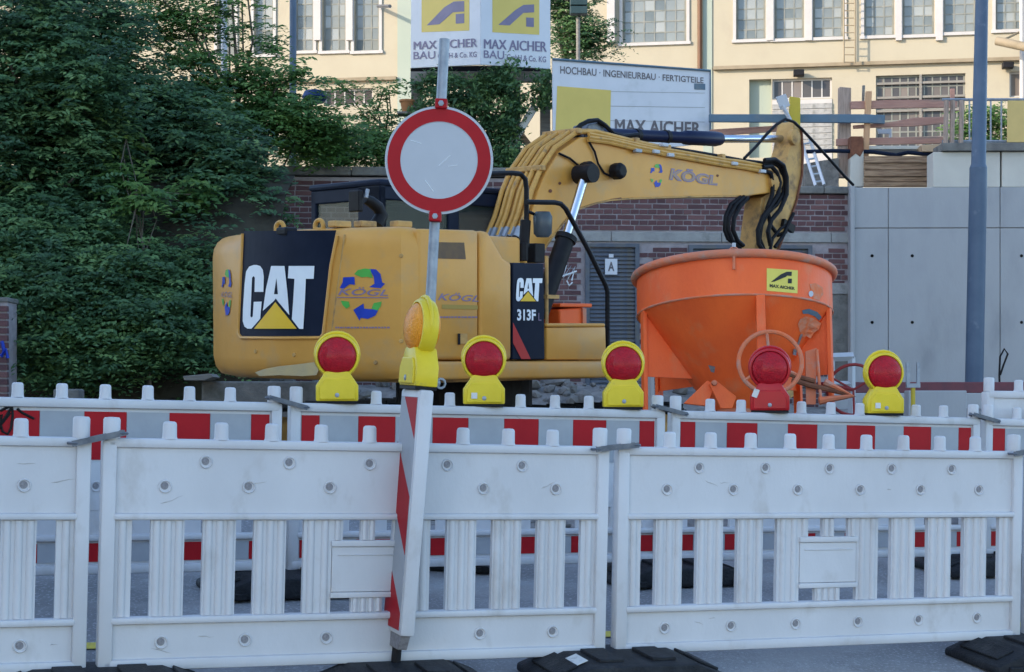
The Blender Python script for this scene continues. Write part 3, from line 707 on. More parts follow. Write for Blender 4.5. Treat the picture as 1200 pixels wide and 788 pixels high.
# lifting eyes, camera hood
for px in (328, 374):
    c = EX.cyl(2.02, px, 263); c.z = wt + .02
    mb = MB(); mb.ring(c, .045, .018, (1, .1, 0), 18, 8); mb.box(c - Vector((0, 0, .035)), (.04, .11, .04)); mb.build('lifting_eye', M['pipe'], ex, smooth=True)
c = EX.cyl(2.12, 336, 272); mb = MB(); mb.box(c, (.12, .14, .07)); mb.build('rear_camera', M['black'], ex, bevel=.02)
# upper deck between counterweight and boom
dk = wt - .03
mb = MB(); mb.span((-1.75, -1.05, wb + .1), (-.35, 1.05, dk)); mb.build('engine_hood', Y_, ex, bevel=.03)
mb = MB(); mb.span((-1.6, -1.2, wb - .02), (1.25, 1.2, wb + .14)); mb.build('turntable_deck', M['catworn'], ex, bevel=.02)
# right side doors
SV = -1.25
def sidebox(name, pxy, m, v0=SV, v1=-.42, **k):
    pts = [V(x, y, v0) for x, y in pxy]
    return MB().prism(pts, (0, v1 - v0, 0)).build(name, m, ex, **k)
d1 = sidebox('side_door', [(490, 268), (561.5, 270), (561.5, 422), (490, 422)], Y_, bevel=.035, smooth=True, seg=3)
d2 = sidebox('side_door', [(563, 270), (573, 272), (590, 302), (600, 308), (600, 422), (563, 422)], Y_, bevel=.03, smooth=True, seg=3)
sS = lambda a, b: V(a, b, SV - .004)
decal('vent_patch', [[(513, 284), (544, 284.5), (546, 304), (512, 303)]], sS, mat('brown_vent', (.16, .10, .05), (.12, .08, .05), .6, scale=14), d1)
lettering('door_lettering', 'KÖGL', [(514, 342), (562, 345), (561, 354), (513, 352)], sS, M['purpleprint'], d1, bold=.012, shear=.3)
decal('slogan_line', dashes(513, 559, 371, 1.8), sS, M['purpleprint'], d1)
decal('emblem_underline', [[(518, 357), (560, 358), (560, 363), (518, 362)]], sS, mat('faded_green_print', (.38, .26, .06), (.36, .26, .06), .5), d1)
mb = MB(); a = V(537, 391, SV - .004); b = V(548, 403, SV - .012); mb.span(a, (b.x, SV - .012, b.z)); mb.build('latch', M['catworn'], d1)
MB().span(tuple(V(536.5, 391, SV - .01)), tuple(V(539.5, 404, SV - .014))).build('latch', M['black'], d1)
# lower side beam
pts = [V(482, 424, -1.28), V(712, 423.5, -1.28), V(712, 443, -1.28), V(482, 446, -1.28)]
MB().prism(pts, (0, .3, 0)).build('side_sill', Y_, ex, bevel=.025, smooth=True, seg=3)
# dark model panel with lettering
mp = sidebox('model_panel', [(601, 308), (637, 309), (638.5, 421.5), (601, 421.5)], M['navy'], SV + .005, -.8, bevel=.008)
sM = lambda a, b: V(a, b, SV - .001)
sM2 = lambda a, b: V(a, b, SV - .003)
def f5(L): return [(580 + x / 3.943, 280 + y / 3.943) for x, y in L]
def remap(L, dx0, dx1, dy0, dy1):     # logo shapes from the tail moved into another rectangle
    return [(dx0 + (x - 164) / (480 - 164) * (dx1 - dx0), dy0 + (y - 228) / (510 - 228) * (dy1 - dy0)) for x, y in L]
q = (604.5, 635.5, 326, 353.5)
[decal('panel_letter', [remap(L, *q)], sM, M['letterwhite'], mp) for L in (Cp, Ap, Tp)]
decal('letter_counter', [remap(Lc, *q)], sM2, M['navy'], mp)
decal('panel_triangle', [remap(Tt, *q)], sM2, M['logoyellow'], mp)
lettering('model_number', '313F', [(606, 362.5), (628, 363), (628, 376), (606, 376)], sM, M['letterwhite'], mp, bold=.035)
lettering('model_number', 'L', [(631, 367), (634.5, 367), (634.5, 376), (631, 376)], sM, M['purpleprint'], mp)
decal('red_wedge', [[(601.2, 378), (622, 421), (611, 421), (601.2, 402)]], sM, M['redprint'], mp)
# toolbox and its lid, at the front right
tb = MB().prism([V(641, 384, -1.24), V(710, 383, -1.24), V(711, 422, -1.24), V(641, 422, -1.24)], (0, .75, 0)).build('toolbox', Y_, ex, bevel=.015, smooth=True)
lid = V(641, 384, -1.24); lid2 = V(709, 383, -1.24)
MB().span((lid.x - .01, -1.245, lid.z + .004), (lid2.x, -.5, lid.z + .035)).build('lid', Y_, tb, bevel=.012)
mb = MB(); p = V(640.5, 300, -1.2); mb.tube([p, V(640.5, 421, -1.2)], .016, 8); mb.box(V(646, 348, -1.2), (.14, .05, .03)); mb.build('post_bracket', M['catworn'], ex)
# handrails
def rail3(name, pl, v, r, m=None):
    return MB().tube([V(x, y, v) for x, y in pl], r, 8).build(name, m or M['black'], ex, smooth=True)
rail3('handrail', [(560, 204), (600, 203), (610, 204), (615.5, 210), (617, 222), (617, 262), (616, 306)], -1.0, .021)
rail3('handrail', [(617, 237), (650, 237.5), (657, 239), (663, 245), (690, 294), (710, 335), (712, 342), (712, 400), (712, 424)], -1.15, .021)
mb = MB(); mb.tube([V(617, 247, -1.0), V(632, 254, -1.0)], .015, 6); mb.tube([V(612, 285, -1.0), V(612, 306, -1.0)], .05, 8); mb.box(V(628, 297, -1.0), (.12, .1, .16)); mb.tube([V(616, 258, -1.0), V(614, 290, -1.0)], .045, 8)
mb.build('valve_block', M['black'], ex, bevel=.01)
mb = MB(); c = V(636, 264, -1.05); mb.lathe(c, [(0, -.1), (.05, -.1), (.075, -.07), (.08, .07), (.06, .11), (0, .11)], axis=(0, 0, 1), n=16); mb.build('work_lamp', mat('lamp_housing', (.05, .07, .085), (.08, .10, .12), .3), ex, smooth=True)
# cab on the far side
cv0, cv1, cu0, cu1 = .25, 1.2, -.75, .85
ct = EX.on(1, cv0, 450, 212).z; cb = wb + .15
fr = MB()
T = .07
def cabbox(a, b): fr.span(a, b)
zs = dk + .22; zt = ct - .16
for (u, v) in ((cu0, cv0), (cu0, cv1 - T), (cu1 - T, cv0), (cu1 - T, cv1 - T), (0.05, cv0), (0.05, cv1 - T)):
    cabbox((u, v, cb), (u + T + (.06 if u == .05 else 0), v + T, ct - .05))
cabbox((cu0, cv0, cb), (cu1, cv1, dk + .05)); 
cabbox((cu0, cv0, zt), (cu1, cv1, ct - .04))
fr.span((cu0, cv0, dk), (cu0 + T, cv0 + .3, ct)); 
cab = fr.build('cab', M['navy'], ex, bevel=.012)
MB().span((cu0 - .02, cv0 - .02, ct - .045), (cu1 + .04, cv1 + .02, ct + .015)).build('roof', M['navy'], cab, bevel=.03, smooth=True)
gl = MB()
MB().span((cu0 + .02, cv0 + .3, dk + .05), (cu0 + .03, cv1 - T, zt)).build('window', M['glass'], cab)
MB().span((cu0 + T, cv0 + .02, dk + .05), (.05, cv0 + .03, zt)).build('window', M['glass'], cab)
MB().span((.18, cv0 + .02, dk + .05), (cu1 - T, cv0 + .03, zt)).build('window', M['glass'], cab)
MB().span((cu1 - .04, cv0 + T, dk + .0), (cu1 - .03, cv1 - T, zt)).build('window', M['glass'], cab)
MB().span((-.35, .45, cb + .1), (.05, .95, dk + .35)).build('seat', M['black'], cab, bevel=.06)
# exhaust stack and mirror on the hood
pE = [V(441, 264, -.3), V(447, 252, -.3), V(443, 243, -.3), V(434, 236, -.3), V(427, 233, -.3)]
mb = MB(); mb.tube(pE, [.06, .055, .05, .045, .04], 12); mb.build('exhaust', M['black'], ex, smooth=True)
mb = MB(); mb.box(V(417, 236, -.3), (.05, .13, .17)); mb.tube([V(424, 236, -.3), V(416, 226, -.3)], .02, 6); mb.build('rear_mirror', M['black'], ex, bevel=.02)
MB().tube([V(429, 232, -.38), V(431, 222, -.38)], .016, 6).build('bolt', M['steel'], ex)
mb = MB()
for px in (398, 428, 470): mb.box(V(px, 263, -.6), (.16, .1, .05))
mb.build('hood_hinge', M['catworn'], ex, bevel=.01)
# boom: side outline on the plane v = -.2, 0.42 wide
BV = -.2
top = [(612, 345), (616, 300), (622, 255), (630, 226), (640, 202), (656, 178), (680, 161), (700, 160.5), (746, 172), (783, 180), (847, 190.5), (895, 196), (908, 201)]
tip = [(915, 208), (917, 214), (914, 221), (905, 226)]
bot = [(876, 230), (800, 231), (740, 233), (715, 235), (697, 239), (679, 245), (664, 257), (646, 280), (630, 305), (626, 345)]
bo = [V(x, y, BV) for x, y in top + tip + bot]
MB().prism(bo, (0, .42, 0)).build('boom', Y_, ex, bevel=.012)
boom = ex.children[-1] if ex.children[-1].name.startswith('boom') else [c for c in ex.children if c.name.startswith('boom')][0]
# welded flange lines along the boom edges
mb = MB()
mb.tube([V(x, y, BV - .003) for x, y in bot[:-1]], .010, 5); mb.build('weld_flange', M['catworn'], boom)
# lettering and emblem on the boom
sB = lambda a, b: V(a, b, BV - .004)
zb = lambda L: [(769.5 + (x - 205) * .075, 206 + (y - 355) / 3.75 * .46) for x, y in L]
emblem(sB, zb, boom, 0)
lettering('boom_lettering', 'KÖGL', [(785, 194), (841, 204), (841, 218), (784, 211)], sB, M['purpleprint'], boom, bold=.05, shear=.12)
# lighter core of the letters
lettering('boom_lettering', 'KÖGL', [(785.8, 196), (840, 205.5), (840, 216.5), (785, 210)], lambda a, b: V(a, b, BV - .006), mat('faded_letter_core', (.42, .28, .15), (.36, .25, .17), .5), boom, bold=.0, shear=.12)
decal('wear_mark', [circ(645, 224, 2.2, 8), circ(656, 215, 1.8, 8), circ(841, 206, 1.5, 8), [(715, 233.5), (728, 231.5), (729, 234), (716, 235)]], sB, M['rust'], boom)
# pins with black caps
for px, py, r in ((687, 200, .085), (722, 201, .08)):
    mb = MB(); c = V(px, py, BV - .06); mb.lathe(c, [(0, -.03), (r, -.03), (r, .06), (r * .7, .09), (0, .09)], axis=(0, -1, 0), n=8); mb.build('pin_cap', M['black'], boom, bevel=.01)
MB().lathe(V(909, 213, BV - .02), [(0, -.02), (.10, -.02), (.10, .02), (.05, .04), (0, .04)], axis=(0, -1, 0), n=18).build('tip_pin', M['catworn'], boom, smooth=True)
# boom cylinder (right one and its twin)
for vv in (-.36, .36):
    a = V(686, 204, vv); 
    if vv > 0: a = Vector((V(686, 204, -.36).x, vv, V(686, 204, -.36).z)); b = Vector((V(664, 277, -.36).x, vv, V(664, 277, -.36).z)); c = Vector((V(640, 345, -.36).x, vv, V(640, 345, -.36).z))
    else: b = V(664, 277, vv); c = V(640, 345, vv)
    bc = MB().tube([c + (c - b) * .35, b], .085, 16).build('boom_cylinder', M['black'], ex, smooth=True)
    MB().tube([b, a], .042, 14).build('piston_rod', M['chrome'], bc, smooth=True)
    MB().tube([b + (c - b) * .0, b + (c - b) * .08], .10, 16).build('gland', M['black'], bc, smooth=True)
    MB().lathe(a, [(0, -.1), (.085, -.1), (.085, .1), (0, .1)], axis=(0, 1, 0), n=16).build('rod_eye', M['black'], bc, smooth=True)
# stick cylinder on top of the boom
tv = 0.0
a = V(700, 157, tv); b = V(838, 163, tv); c = V(928, 163, tv)
sc2 = MB().tube([a, a.lerp(b, .72), a.lerp(b, .73), b, b.lerp(c, .06)], [.058, .058, .072, .076, .066], 16).build('arm_cylinder', M['cylblue'], ex, smooth=True)
MB().tube([b, c], .040, 14).build('piston_rod', M['chrome'], sc2, smooth=True)
for k in (.3, .55): MB().tube([a.lerp(b, k), a.lerp(b, k + .03)], .068, 16).build('band', M['black'], sc2, smooth=True)
MB().prism([V(x, y, -.1) for x, y in ((684, 162), (690, 146), (704, 143), (708, 150), (712, 166))], (0, .2, 0)).build('cylinder_bracket', M['latch'], boom, bevel=.01)
# hoses hump at the bracket
for dy, vv in ((0, -.12), (3, .0), (5, .1)):
    MB().tube([V(x, y + dy, vv) for x, y in ((672, 156), (680, 147), (690, 142), (700, 141), (709, 147), (718, 156), (730, 160), (748, 158))], .022, 7).build('hydraulic_hose', M['hose'], ex, smooth=True)
# steel pipes along the back of the boom
tops = [V(x, y, BV) for x, y in top[2:]]
def pipe_path(v, up, rag=0.0, seq=None):
    out = []
    for i, p in enumerate(seq):
        nx = seq[min(i + 1, len(seq) - 1)] - seq[max(i - 1, 0)]; nx.y = 0; nx.normalize(); nrm = Vector((-nx.z, 0, nx.x))
        out.append(Vector((p.x, v, p.z)) + nrm * (up + random.uniform(-rag, rag)))
    return out
basept = V(606, 290, BV)
seq = [V(604, 318, BV), V(612, 280, BV)] + tops
for i, v in enumerate((-.17, -.095, -.02, .055, .13, .2)):
    mb = MB().tube(pipe_path(v, .05 + .012 * (i % 2), 0, seq[1:-3]), .024, 8)
    pp = mb.build('hydraulic_pipe', M['pipe'], ex, smooth=True)
    q0 = pipe_path(v, .05, 0, seq)[1]; q1 = pipe_path(v, .05, 0, seq)[2]; dq = (q1 - q0)
    MB().tube([q0 - dq * .02, q0 + dq * .42], .034, 8).build('pipe_fitting', M['steel'], pp, smooth=True)
    MB().tube([q0 + dq * .02, q0 - dq * .5 + Vector((-.06, 0, 0)), q0 - dq * 1.1 + Vector((.02, 0, 0)), q0 - dq * 1.5 + Vector((.12, 0, -.1))], .03, 8).build('hydraulic_hose', M['hose'], ex, smooth=True)
# clamps on pipes
for k in (4, 6, 8, 9, 10):
    p = pipe_path(0, .06, 0, seq)[k]; MB().box((p.x, .015, p.z), (.06, .46, .05)).build('pipe_clamp', M['catworn'], boom, bevel=.01)
# long pipes on the side shoulder of the boom, running to the arm
for j, (dy, vv, m) in enumerate(((-3, BV - .02, 'pipe'), (1.5, BV - .03, 'pipe'), (5.5, BV - .025, 'pipe'), (-6, BV + .06, 'hose'), (-4.5, BV + .14, 'pipe'))):
    pl = [(690, 160), (714, 163.5), (746, 171), (765, 175), (783, 178), (812, 183), (847, 189), (870, 192.5), (892, 196)]
    MB().tube([V(x + random.uniform(-1, 1), y + dy * .8 + random.uniform(-.7, .7), vv) for x, y in pl], .019, 7).build('hydraulic_pipe' if m == 'pipe' else 'hydraulic_hose', M[m], ex, smooth=True)
for px, py in ((747, 177), (768, 178), (785, 182), (778, 170), (860, 192), (893, 201)):
    MB().box(V(px, py, BV - .045), (.09, .05, .035)).build('pipe_clip', M['white'] if px != 747 else M['steel'], boom, bevel=.008)
# small lines on the boom side
for pl in (((655, 180), (668, 186), (680, 196)), ((690, 166), (697, 178), (701, 192), (708, 203), (716, 207))):
    MB().tube([V(x, y, BV - .02) for x, y in pl], .011, 5).build('grease_line', M['hose'], boom)
# arm (stick)
arm_out = [(929, 152), (931, 144), (934, 142), (939, 150), (941, 178), (940, 205), (933, 238), (921, 270), (908, 303), (902, 345), (894, 400), (880, 402), (879, 345), (884, 300), (889, 262), (893, 232), (905, 224), (914, 207), (921, 190), (926, 172)]
arm = MB().prism([V(x, y, -.14) for x, y in arm_out], (0, .22, 0)).build('arm', M['catworn'], ex, bevel=.012)
MB().prism([V(x, y, -.152) for x, y in ((909, 226), (932, 232), (919, 268), (908, 296), (888, 298), (893, 262), (897, 232))], (0, .01, 0)).build('side_plate', M['catworn'], arm)
MB().tube([V(x, y, -.155) for x, y in arm_out[3:9]], .014, 6).build('weld_flange', M['rust'], arm)
MB().lathe(V(930, 161, -.16), [(0, -.02), (.085, -.02), (.085, .03), (.04, .045), (0, .045)], axis=(0, -1, 0), n=16).build('arm_pin', M['catworn'], arm, smooth=True)
MB().box(V(923, 265, -.17), (.2, .05, .08), Matrix.Rotation(R(20), 3, 'Y')).build('hose_bracket', M['black'], arm)
random.seed(5)
for k, (pl, r) in enumerate([
    ([(893, 192), (905, 190), (914, 196), (919, 210), (918, 226), (910, 240), (899, 250), (892, 264), (890, 280), (895, 293), (906, 299)], .024),
    ([(894, 196), (904, 195), (910, 202), (914, 214), (912, 228), (903, 242), (894, 254), (888, 270), (889, 286), (897, 298)], .024),
    ([(896, 188), (908, 187), (918, 194), (922, 208), (922, 228), (914, 246), (904, 258), (900, 272), (903, 288)], .024),
    ([(897, 201), (903, 203), (906, 214), (905, 228), (899, 244), (903, 264), (912, 276), (921, 272)], .022),
    ([(872, 231), (862, 240), (854, 255), (853, 270), (858, 283), (867, 291)], .024), ([(876, 232), (867, 242), (860, 256), (859, 270), (864, 282), (871, 288)], .024),
    ([(868, 231), (856, 240), (850, 254), (849, 270), (853, 280), (862, 287)], .02),
    ([(925, 262), (915, 268), (905, 280), (902, 296)], .018), ([(930, 250), (924, 262), (918, 276), (908, 290)], .02)]):
    MB().tube([V(x, y, -.23 - .02 * (k % 3)) for x, y in pl], r, 8).build('hydraulic_hose', M['hose'], ex, smooth=True)
# black cable sagging over the arm end
MB().tube([V(x, y, -.2) for x, y in ((872, 186), (886, 172), (898, 158), (910, 146), (920, 140), (930, 143), (940, 152), (955, 168), (975, 190), (990, 207), (1000, 217))], .016, 6).build('cable', M['hose'], ex)
# digging bucket at the arm end
bp0 = V(880, 402, 0)
bk = [(0, .12), (.15, .15), (.32, .0), (.38, -.3), (.25, -.55), (-.05, -.66), (-.35, -.62), (-.42, -.55), (-.1, -.52), (.12, -.42), (.2, -.25), (.15, -.05), (0, .0)]
MB().prism([(bp0.x + u, -.38, bp0.z + w) for u, w in bk], (0, .76, 0)).build('digging_bucket', M['catworn'], ex)
# undercarriage: two tracks
for s in (-1, 1):
    v0 = s * 1.0; n = 44; Lh, r, zc = 1.35, .36, .38
    path = []
    per = 2 * Lh * 2 + 2 * math.pi * r
    for k in range(n):
        d = per * k / n
        if d < 2 * Lh: path.append((-Lh + d, zc + r, 0))
        elif d < 2 * Lh + math.pi * r: a = (d - 2 * Lh) / r; path.append((Lh + r * math.sin(a), zc + r * math.cos(a), a))
        elif d < 4 * Lh + math.pi * r: path.append((Lh - (d - 2 * Lh - math.pi * r), zc - r, math.pi))
        else: a = (d - 4 * Lh - math.pi * r) / r; path.append((-Lh - r * math.sin(a), zc - r * math.cos(a), math.pi + a))
    mb = MB()
    for u, w, a in path:
        rt = Matrix.Rotation(a, 3, 'Y'); mb.box((u, v0, w), (.155, .5, .03), rt); off = rt @ Vector((.05, 0, .03)); mb.box((u + off.x, v0, w + off.z), (.015, .5, .035), rt)
    tr = mb.build('track', M['rubber'], ex)
    mb = MB(); mb.span((-1.2, v0 - .15, .16), (1.2, v0 + .15, .6)); 
    for u in (-1.35, 1.35): mb.lathe((u, v0 - .12, zc), [(0, 0), (.3, 0), (.3, .24), (0, .24)], axis=(0, 1, 0), n=20)
    for k in range(6): mb.lathe((-1 + .4 * k, v0 - .12, .14), [(0, 0), (.11, 0), (.11, .24), (0, .24)], axis=(0, 1, 0), n=12)
    mb.build('track_frame', M['catworn'], tr)
MB().span((-.7, -.85, .35), (.7, .85, .7)).lathe((0, 0, .7), [(0, 0), (.6, 0), (.6, wb - .7), (0, wb - .7)], n=28).build('undercarriage', M['black'], ex)

# ------------------------------------------------------------------ orange concrete hopper
HP = P(865, 330, 12.7); hx, hy = HP.x, 12.7
HF = Frame((hx, hy, gz(hx, hy)), rx=R(-9), rz=0)
hp = empty('concrete_hopper', HF, 'round orange concrete hopper on legs with handwheel, standing right of the excavator', 'concrete hopper')
HF_on = lambda px, py, y=0.: HF.on(1, y, px, py)
zl = HF_on(866, 325).z; zr = zl - .30; zbm = HF_on(866, 475).z - .05
RR = .735
def wall(r0, z0, r1, z1, t=.012): return [(r0, z0), (r1, z1), (r1 - t, z1), (r0 - t, z0), (r0, z0)]
MB().lathe((0, 0, 0), wall(RR, zr, RR, zl), n=64).build('drum', M['orange'], hp, smooth=True)
MB().lathe((0, 0, 0), wall(.17, zbm, RR, zr), n=64).build('cone', M['orange'], hp, smooth=True)
mb = MB(); mb.ring((0, 0, zl), RR + .012, .032, (0, 0, 1), 64, 10); mb.build('rim', M['orangeworn'], hp, smooth=True)
mb = MB(); mb.ring((0, 0, zr), RR - .001, .008, (0, 0, 1), 64, 6); mb.build('seam', M['orangeworn'], hp, smooth=True)
MB().lathe((0, 0, zbm - .14), [(.17, .14), (.16, 0), (.15, 0), (.16, .14)], n=32).build('spout', M['orangeworn'], hp, smooth=True)
legs = [(-.70, -.18), (.66, -.28), (-.55, .5), (.58, .5)]
for x, y in legs:
    r = math.hypot(x, y); k = .722 / r; x0, y0 = x * k, y * k
    a = math.atan2(y0, x0); rt = Matrix.Rotation(a, 3, 'Z')
    lg = MB().box((x0, y0, (zr + .02) / 2), (.03, .07, zr + .02), rt).build('leg', M['orange'], hp, bevel=.004)
    kx, ky = x0 / .722, y0 / .722; rg = .17 + (zr - .50 - zbm) * (RR - .17) / (zr - zbm)
    MB().prism([(x0, y0, zr), (x0, y0, zr - .50), (kx * rg, ky * rg, zr - .50)], (-ky * .01, kx * .01, 0)).build('gusset', M['orange'], lg)
    MB().box((x0, y0, .0), (.16, .16, .015), rt).build('base_plate', M['orangeworn'], lg)
# front rib
a = HF_on(890, 348, -.68); mb = MB(); mb.prism([(a.x - .032, -.735, zr), (a.x + .032, -.735, zr), (a.x + .032, -.735, zr - .52), (a.x - .032, -.735, zr - .52)], (0, .06, 0)); mb.build('front_rib', M['orange'], hp, bevel=.004)
# lower ring braces
for s in (-1, 1):
    MB().tube([(s * .7, -.15, .35), (s * .12, -.05, zbm + .05)], .022, 8).build('brace', M['orange'], hp, smooth=True)
# handwheel
wc = HF_on(902.5, 425, -.78); wr = .222
wh = MB().ring(wc, wr, .016, (0.05, 1, 0), 40, 8).build('handwheel', M['orangeworn'], hp, smooth=True)
mb = MB()
for k in range(3):
    a = R(90 + 120 * k + 5); mb.tube([wc, wc + Vector((math.cos(a) * wr, 0, math.sin(a) * wr))], .011, 6)
mb.lathe(wc, [(0, -.03), (.035, -.03), (.035, .03), (0, .03)], axis=(0, 1, 0), n=14); mb.tube([wc, (wc.x, -.3, wc.z)], .02, 8); mb.build('spokes', M['orangeworn'], wh)
def oncone(px, py, e=.006):
    o, d = HF._r(px, py); k = (RR - .17) / (zr - zbm)
    lo, hi = 10., 12.7
    fn = lambda t: math.hypot((o + d * t).x, (o + d * t).y) - (.17 + ((o + d * t).z - zbm) * k) - e
    lo = 11.6; hi = 12.6
    for _ in range(40):
        m_ = (lo + hi) / 2
        if fn(m_) > 0: lo = m_
        else: hi = m_
    return o + d * lo
# discharge plates at the bottom
for pl, yy in (([(801, 473), (829, 446), (838, 452), (828, 476)], -.42), ([(831, 450), (838, 445), (863, 465), (858, 479), (845, 479)], -.46)):
    MB().prism([HF_on(x, y, yy) for x, y in pl], (0, .03, 0)).build('discharge_plate', M['orange'], hp, bevel=.004)
MB().lathe(HF_on(837, 449, -.47), [(0, 0), (.022, 0), (.018, .02), (0, .022)], axis=(0, -1, 0), n=12).build('pivot_bolt', M['orangeworn'], hp)
for q_ in ([(938, 374), (944, 371), (953, 373), (962, 379), (960, 386), (954, 390), (950, 397), (945, 394), (941, 396), (937, 388), (935, 380)],):
    decal('scuffed_patch', [q_], lambda a, b: oncone(a, b, .004), M['cementfilm'], hp, 1)
for q_ in ([(949, 333), (956, 332), (964, 337), (965, 345), (960, 352), (953, 350), (951, 342)],):
    decal('scuffed_patch', [q_], lambda a, b: HF.cyl(RR + .003, a, b), M['cementfilm'], hp, 1)
random.seed(9)
for k in range(26):
    a_ = R(random.choice([random.uniform(-75, -15), random.uniform(-165, -15)])); mb = MB(); rr_ = RR + .012 + random.uniform(-.01, .02)
    mb.ring((0, 0, zl + .018), rr_, random.uniform(.010, .02), (0, 0, 1), 5, 5, (math.degrees(a_), math.degrees(a_) + random.uniform(2, 6)))
    mb.build('cement_crust', M['rubble'], hp, smooth=True)
# levers on the right
for pl, r, m in (([(928, 445), (950, 452), (996, 462)], .02, 'rust'), ([(926, 439), (955, 447)], .018, 'rust'), ([(957, 410), (962, 470)], .012, 'orangeworn'), ([(966, 448), (998, 464), (960, 470)], .03, 'orangeworn')):
    MB().tube([HF_on(x, y, -.45) for x, y in pl], r, 8).build('lever', M[m], hp, smooth=True)
MB().prism([HF_on(x, y, -.42) for x, y in ((944, 412), (957, 408), (956, 474), (945, 474))], (0, .02, 0)).build('side_plate', M['orangeworn'], hp)
mb = MB(); mb.ring(HF_on(1000, 457, -.2), .19, .012, (.35, 1, 0), 30, 6); c = HF_on(1000, 457, -.2)
for k in range(3): a = R(30 + 120 * k); mb.tube([c, c + Vector((math.cos(a) * .185, 0, math.sin(a) * .185))], .009, 5)
mb.tube([c, HF_on(962, 450, -.2)], .015, 6); mb.build('side_handwheel', mat('dark_red_metal', (.28, .03, .03), (.2, .03, .03), .6), hp)
# hook on the rim, sticker, marks
mb = MB(); c = HF_on(860, 296, -.75); mb.ring(c, .022, .009, (0, 1, 0), 14, 6); mb.tube([c, HF_on(860, 316, -.755)], .011, 6); mb.tube([HF_on(852, 295, -.73), HF_on(860, 289, -.74), HF_on(868, 295, -.73)], .008, 5); mb.build('lifting_hook', M['orangeworn'], hp)
MB().lathe(HF_on(860, 290, -.745), [(0, 0), (.014, 0), (.014, .03), (0, .034)], n=10).build('hook_tip', M['white'], hp)
Hc = lambda e: (lambda px, py: HF.cyl(RR + e, px, py))
stk = decal('sticker', [[(898.5, 314.5), (935, 317), (934.5, 344), (898.5, 341)]], Hc(.003), M['stickeryellow'], hp, 3)
zs_ = lambda L: zo(L, 820, 280, 3.94)
decal('sticker_emblem', [zs_([(328, 200), (345, 198), (398, 176), (404, 170), (424, 172), (426, 152), (402, 152), (375, 164)]), zs_([(408, 184), (426, 184), (425, 206), (407, 206)])], Hc(.005), M['stickerblack'], stk, 1)
lettering('sticker_lettering', 'MAX AICHER', [(902, 332.8), (931.5, 336.5), (931.5, 340), (902, 336.8)], Hc(.005), M['stickerblack'], stk, bold=.04)
decal('paint_mark', [[(940, 364), (948, 362), (958, 366), (963, 372), (960, 376), (955, 371), (947, 368), (941, 368)]], oncone, M['bluewood'], hp, 1)
decal('paint_mark', [circ(950.5, 344.5, 2.8, 12, 3.6)], Hc(.004), M['white'], hp)
for q_ in ([(938, 392), (941, 392), (936, 405), (933, 408)], [(930, 409), (934, 409), (933, 417), (929, 416)], [(830, 428), (838, 430), (837, 437), (833, 436)]): decal('paint_mark', [q_], oncone, M['bolt'], hp)

# ------------------------------------------------------------------ brick retaining wall
WY0, WX0 = 24.0, P(985, 220, 24.0).x
WS = .055      # the wall comes slightly nearer towards the left
WF = Frame((WX0 + .17, WY0, CZ + .2), rz=math.atan(WS))
W = lambda px, py, y=0.0: WF.on(1, y, px, py)
wl = empty('brick_retaining_wall', WF, 'dark red brick retaining wall with concrete coping behind the excavator', 'wall')
xR = W(1001, 300).x; xL = W(323, 300).x
zTop = W(985, 228).z; zTopL = W(345, 206).z
bz0, bz1 = W(800, 284).z, W(800, 272.5).z
x0w = xL
doors = [(687, 747, 286), (808, 905, 288), (908, 949, 288)]
drects = [(W(a, 300).x, W(b, 300).x, 0.0, W((a + b) / 2, t).z) for a, b, t in doors]
core = MB(); core.span((xL + .03, -.017, -1.0), (xR - .01, .5, zTop - .01)).build('mortar_core', M['mortar'], wl)
MB().span((xL + .035, -.016, zTop - .008), (W(640, 200).x, .5, zTopL - .02)).build('mortar_core', M['mortar'], wl)
# doors
for i, (a, b, z0, z1) in enumerate(drects):
    fr = MB(); fr.span((a - .02, -.075, z0), (a + .04, .03, z1)); fr.span((b - .04, -.075, z0), (b + .02, .03, z1)); fr.span((a + .04, -.075, z1 - .05), (b - .04, .03, z1))
    dr = fr.build('shutter_door', M['shutter'], wl)
    sl = None; z = z0; k = 0
    while z < z1 - .06:
        if sl is None:
            sl = MB().add([(-.5, -.028, .0), (.5, -.028, .0), (.5, -.0, .052), (-.5, -.0, .052), (-.5, .0, .0), (.5, .0, .0)], [(0, 1, 2, 3), (0, 4, 5, 1), (0, 3, 4), (1, 5, 2), (4, 3, 2, 5)]).mesh('slat', M['shutter'])
        o = bpy.data.objects.new('slat', sl); link(o, dr); o.location = ((a + b) / 2, -.022, z); o.scale = (b - a - .08, 1, 1); z += .057
sA = lambda px, py: W(px, py, -.055)
dsn = MB().span(tuple(W(709, 322, -.065)), tuple(W(723.5, 303.5, -.069) )).build('notice_plate', M['boardwhite'], wl)
lettering('notice_letter', 'A', [(712.5, 307), (720, 307), (720, 318), (712.5, 318)], lambda a, b: W(a, b, -.071), M['boarddark'], dsn, bold=.03)
MB().span(tuple(W(713.5, 302, -.065)), tuple(W(719, 298, -.068))).build('notice_plate', M['boardwhite'], wl)
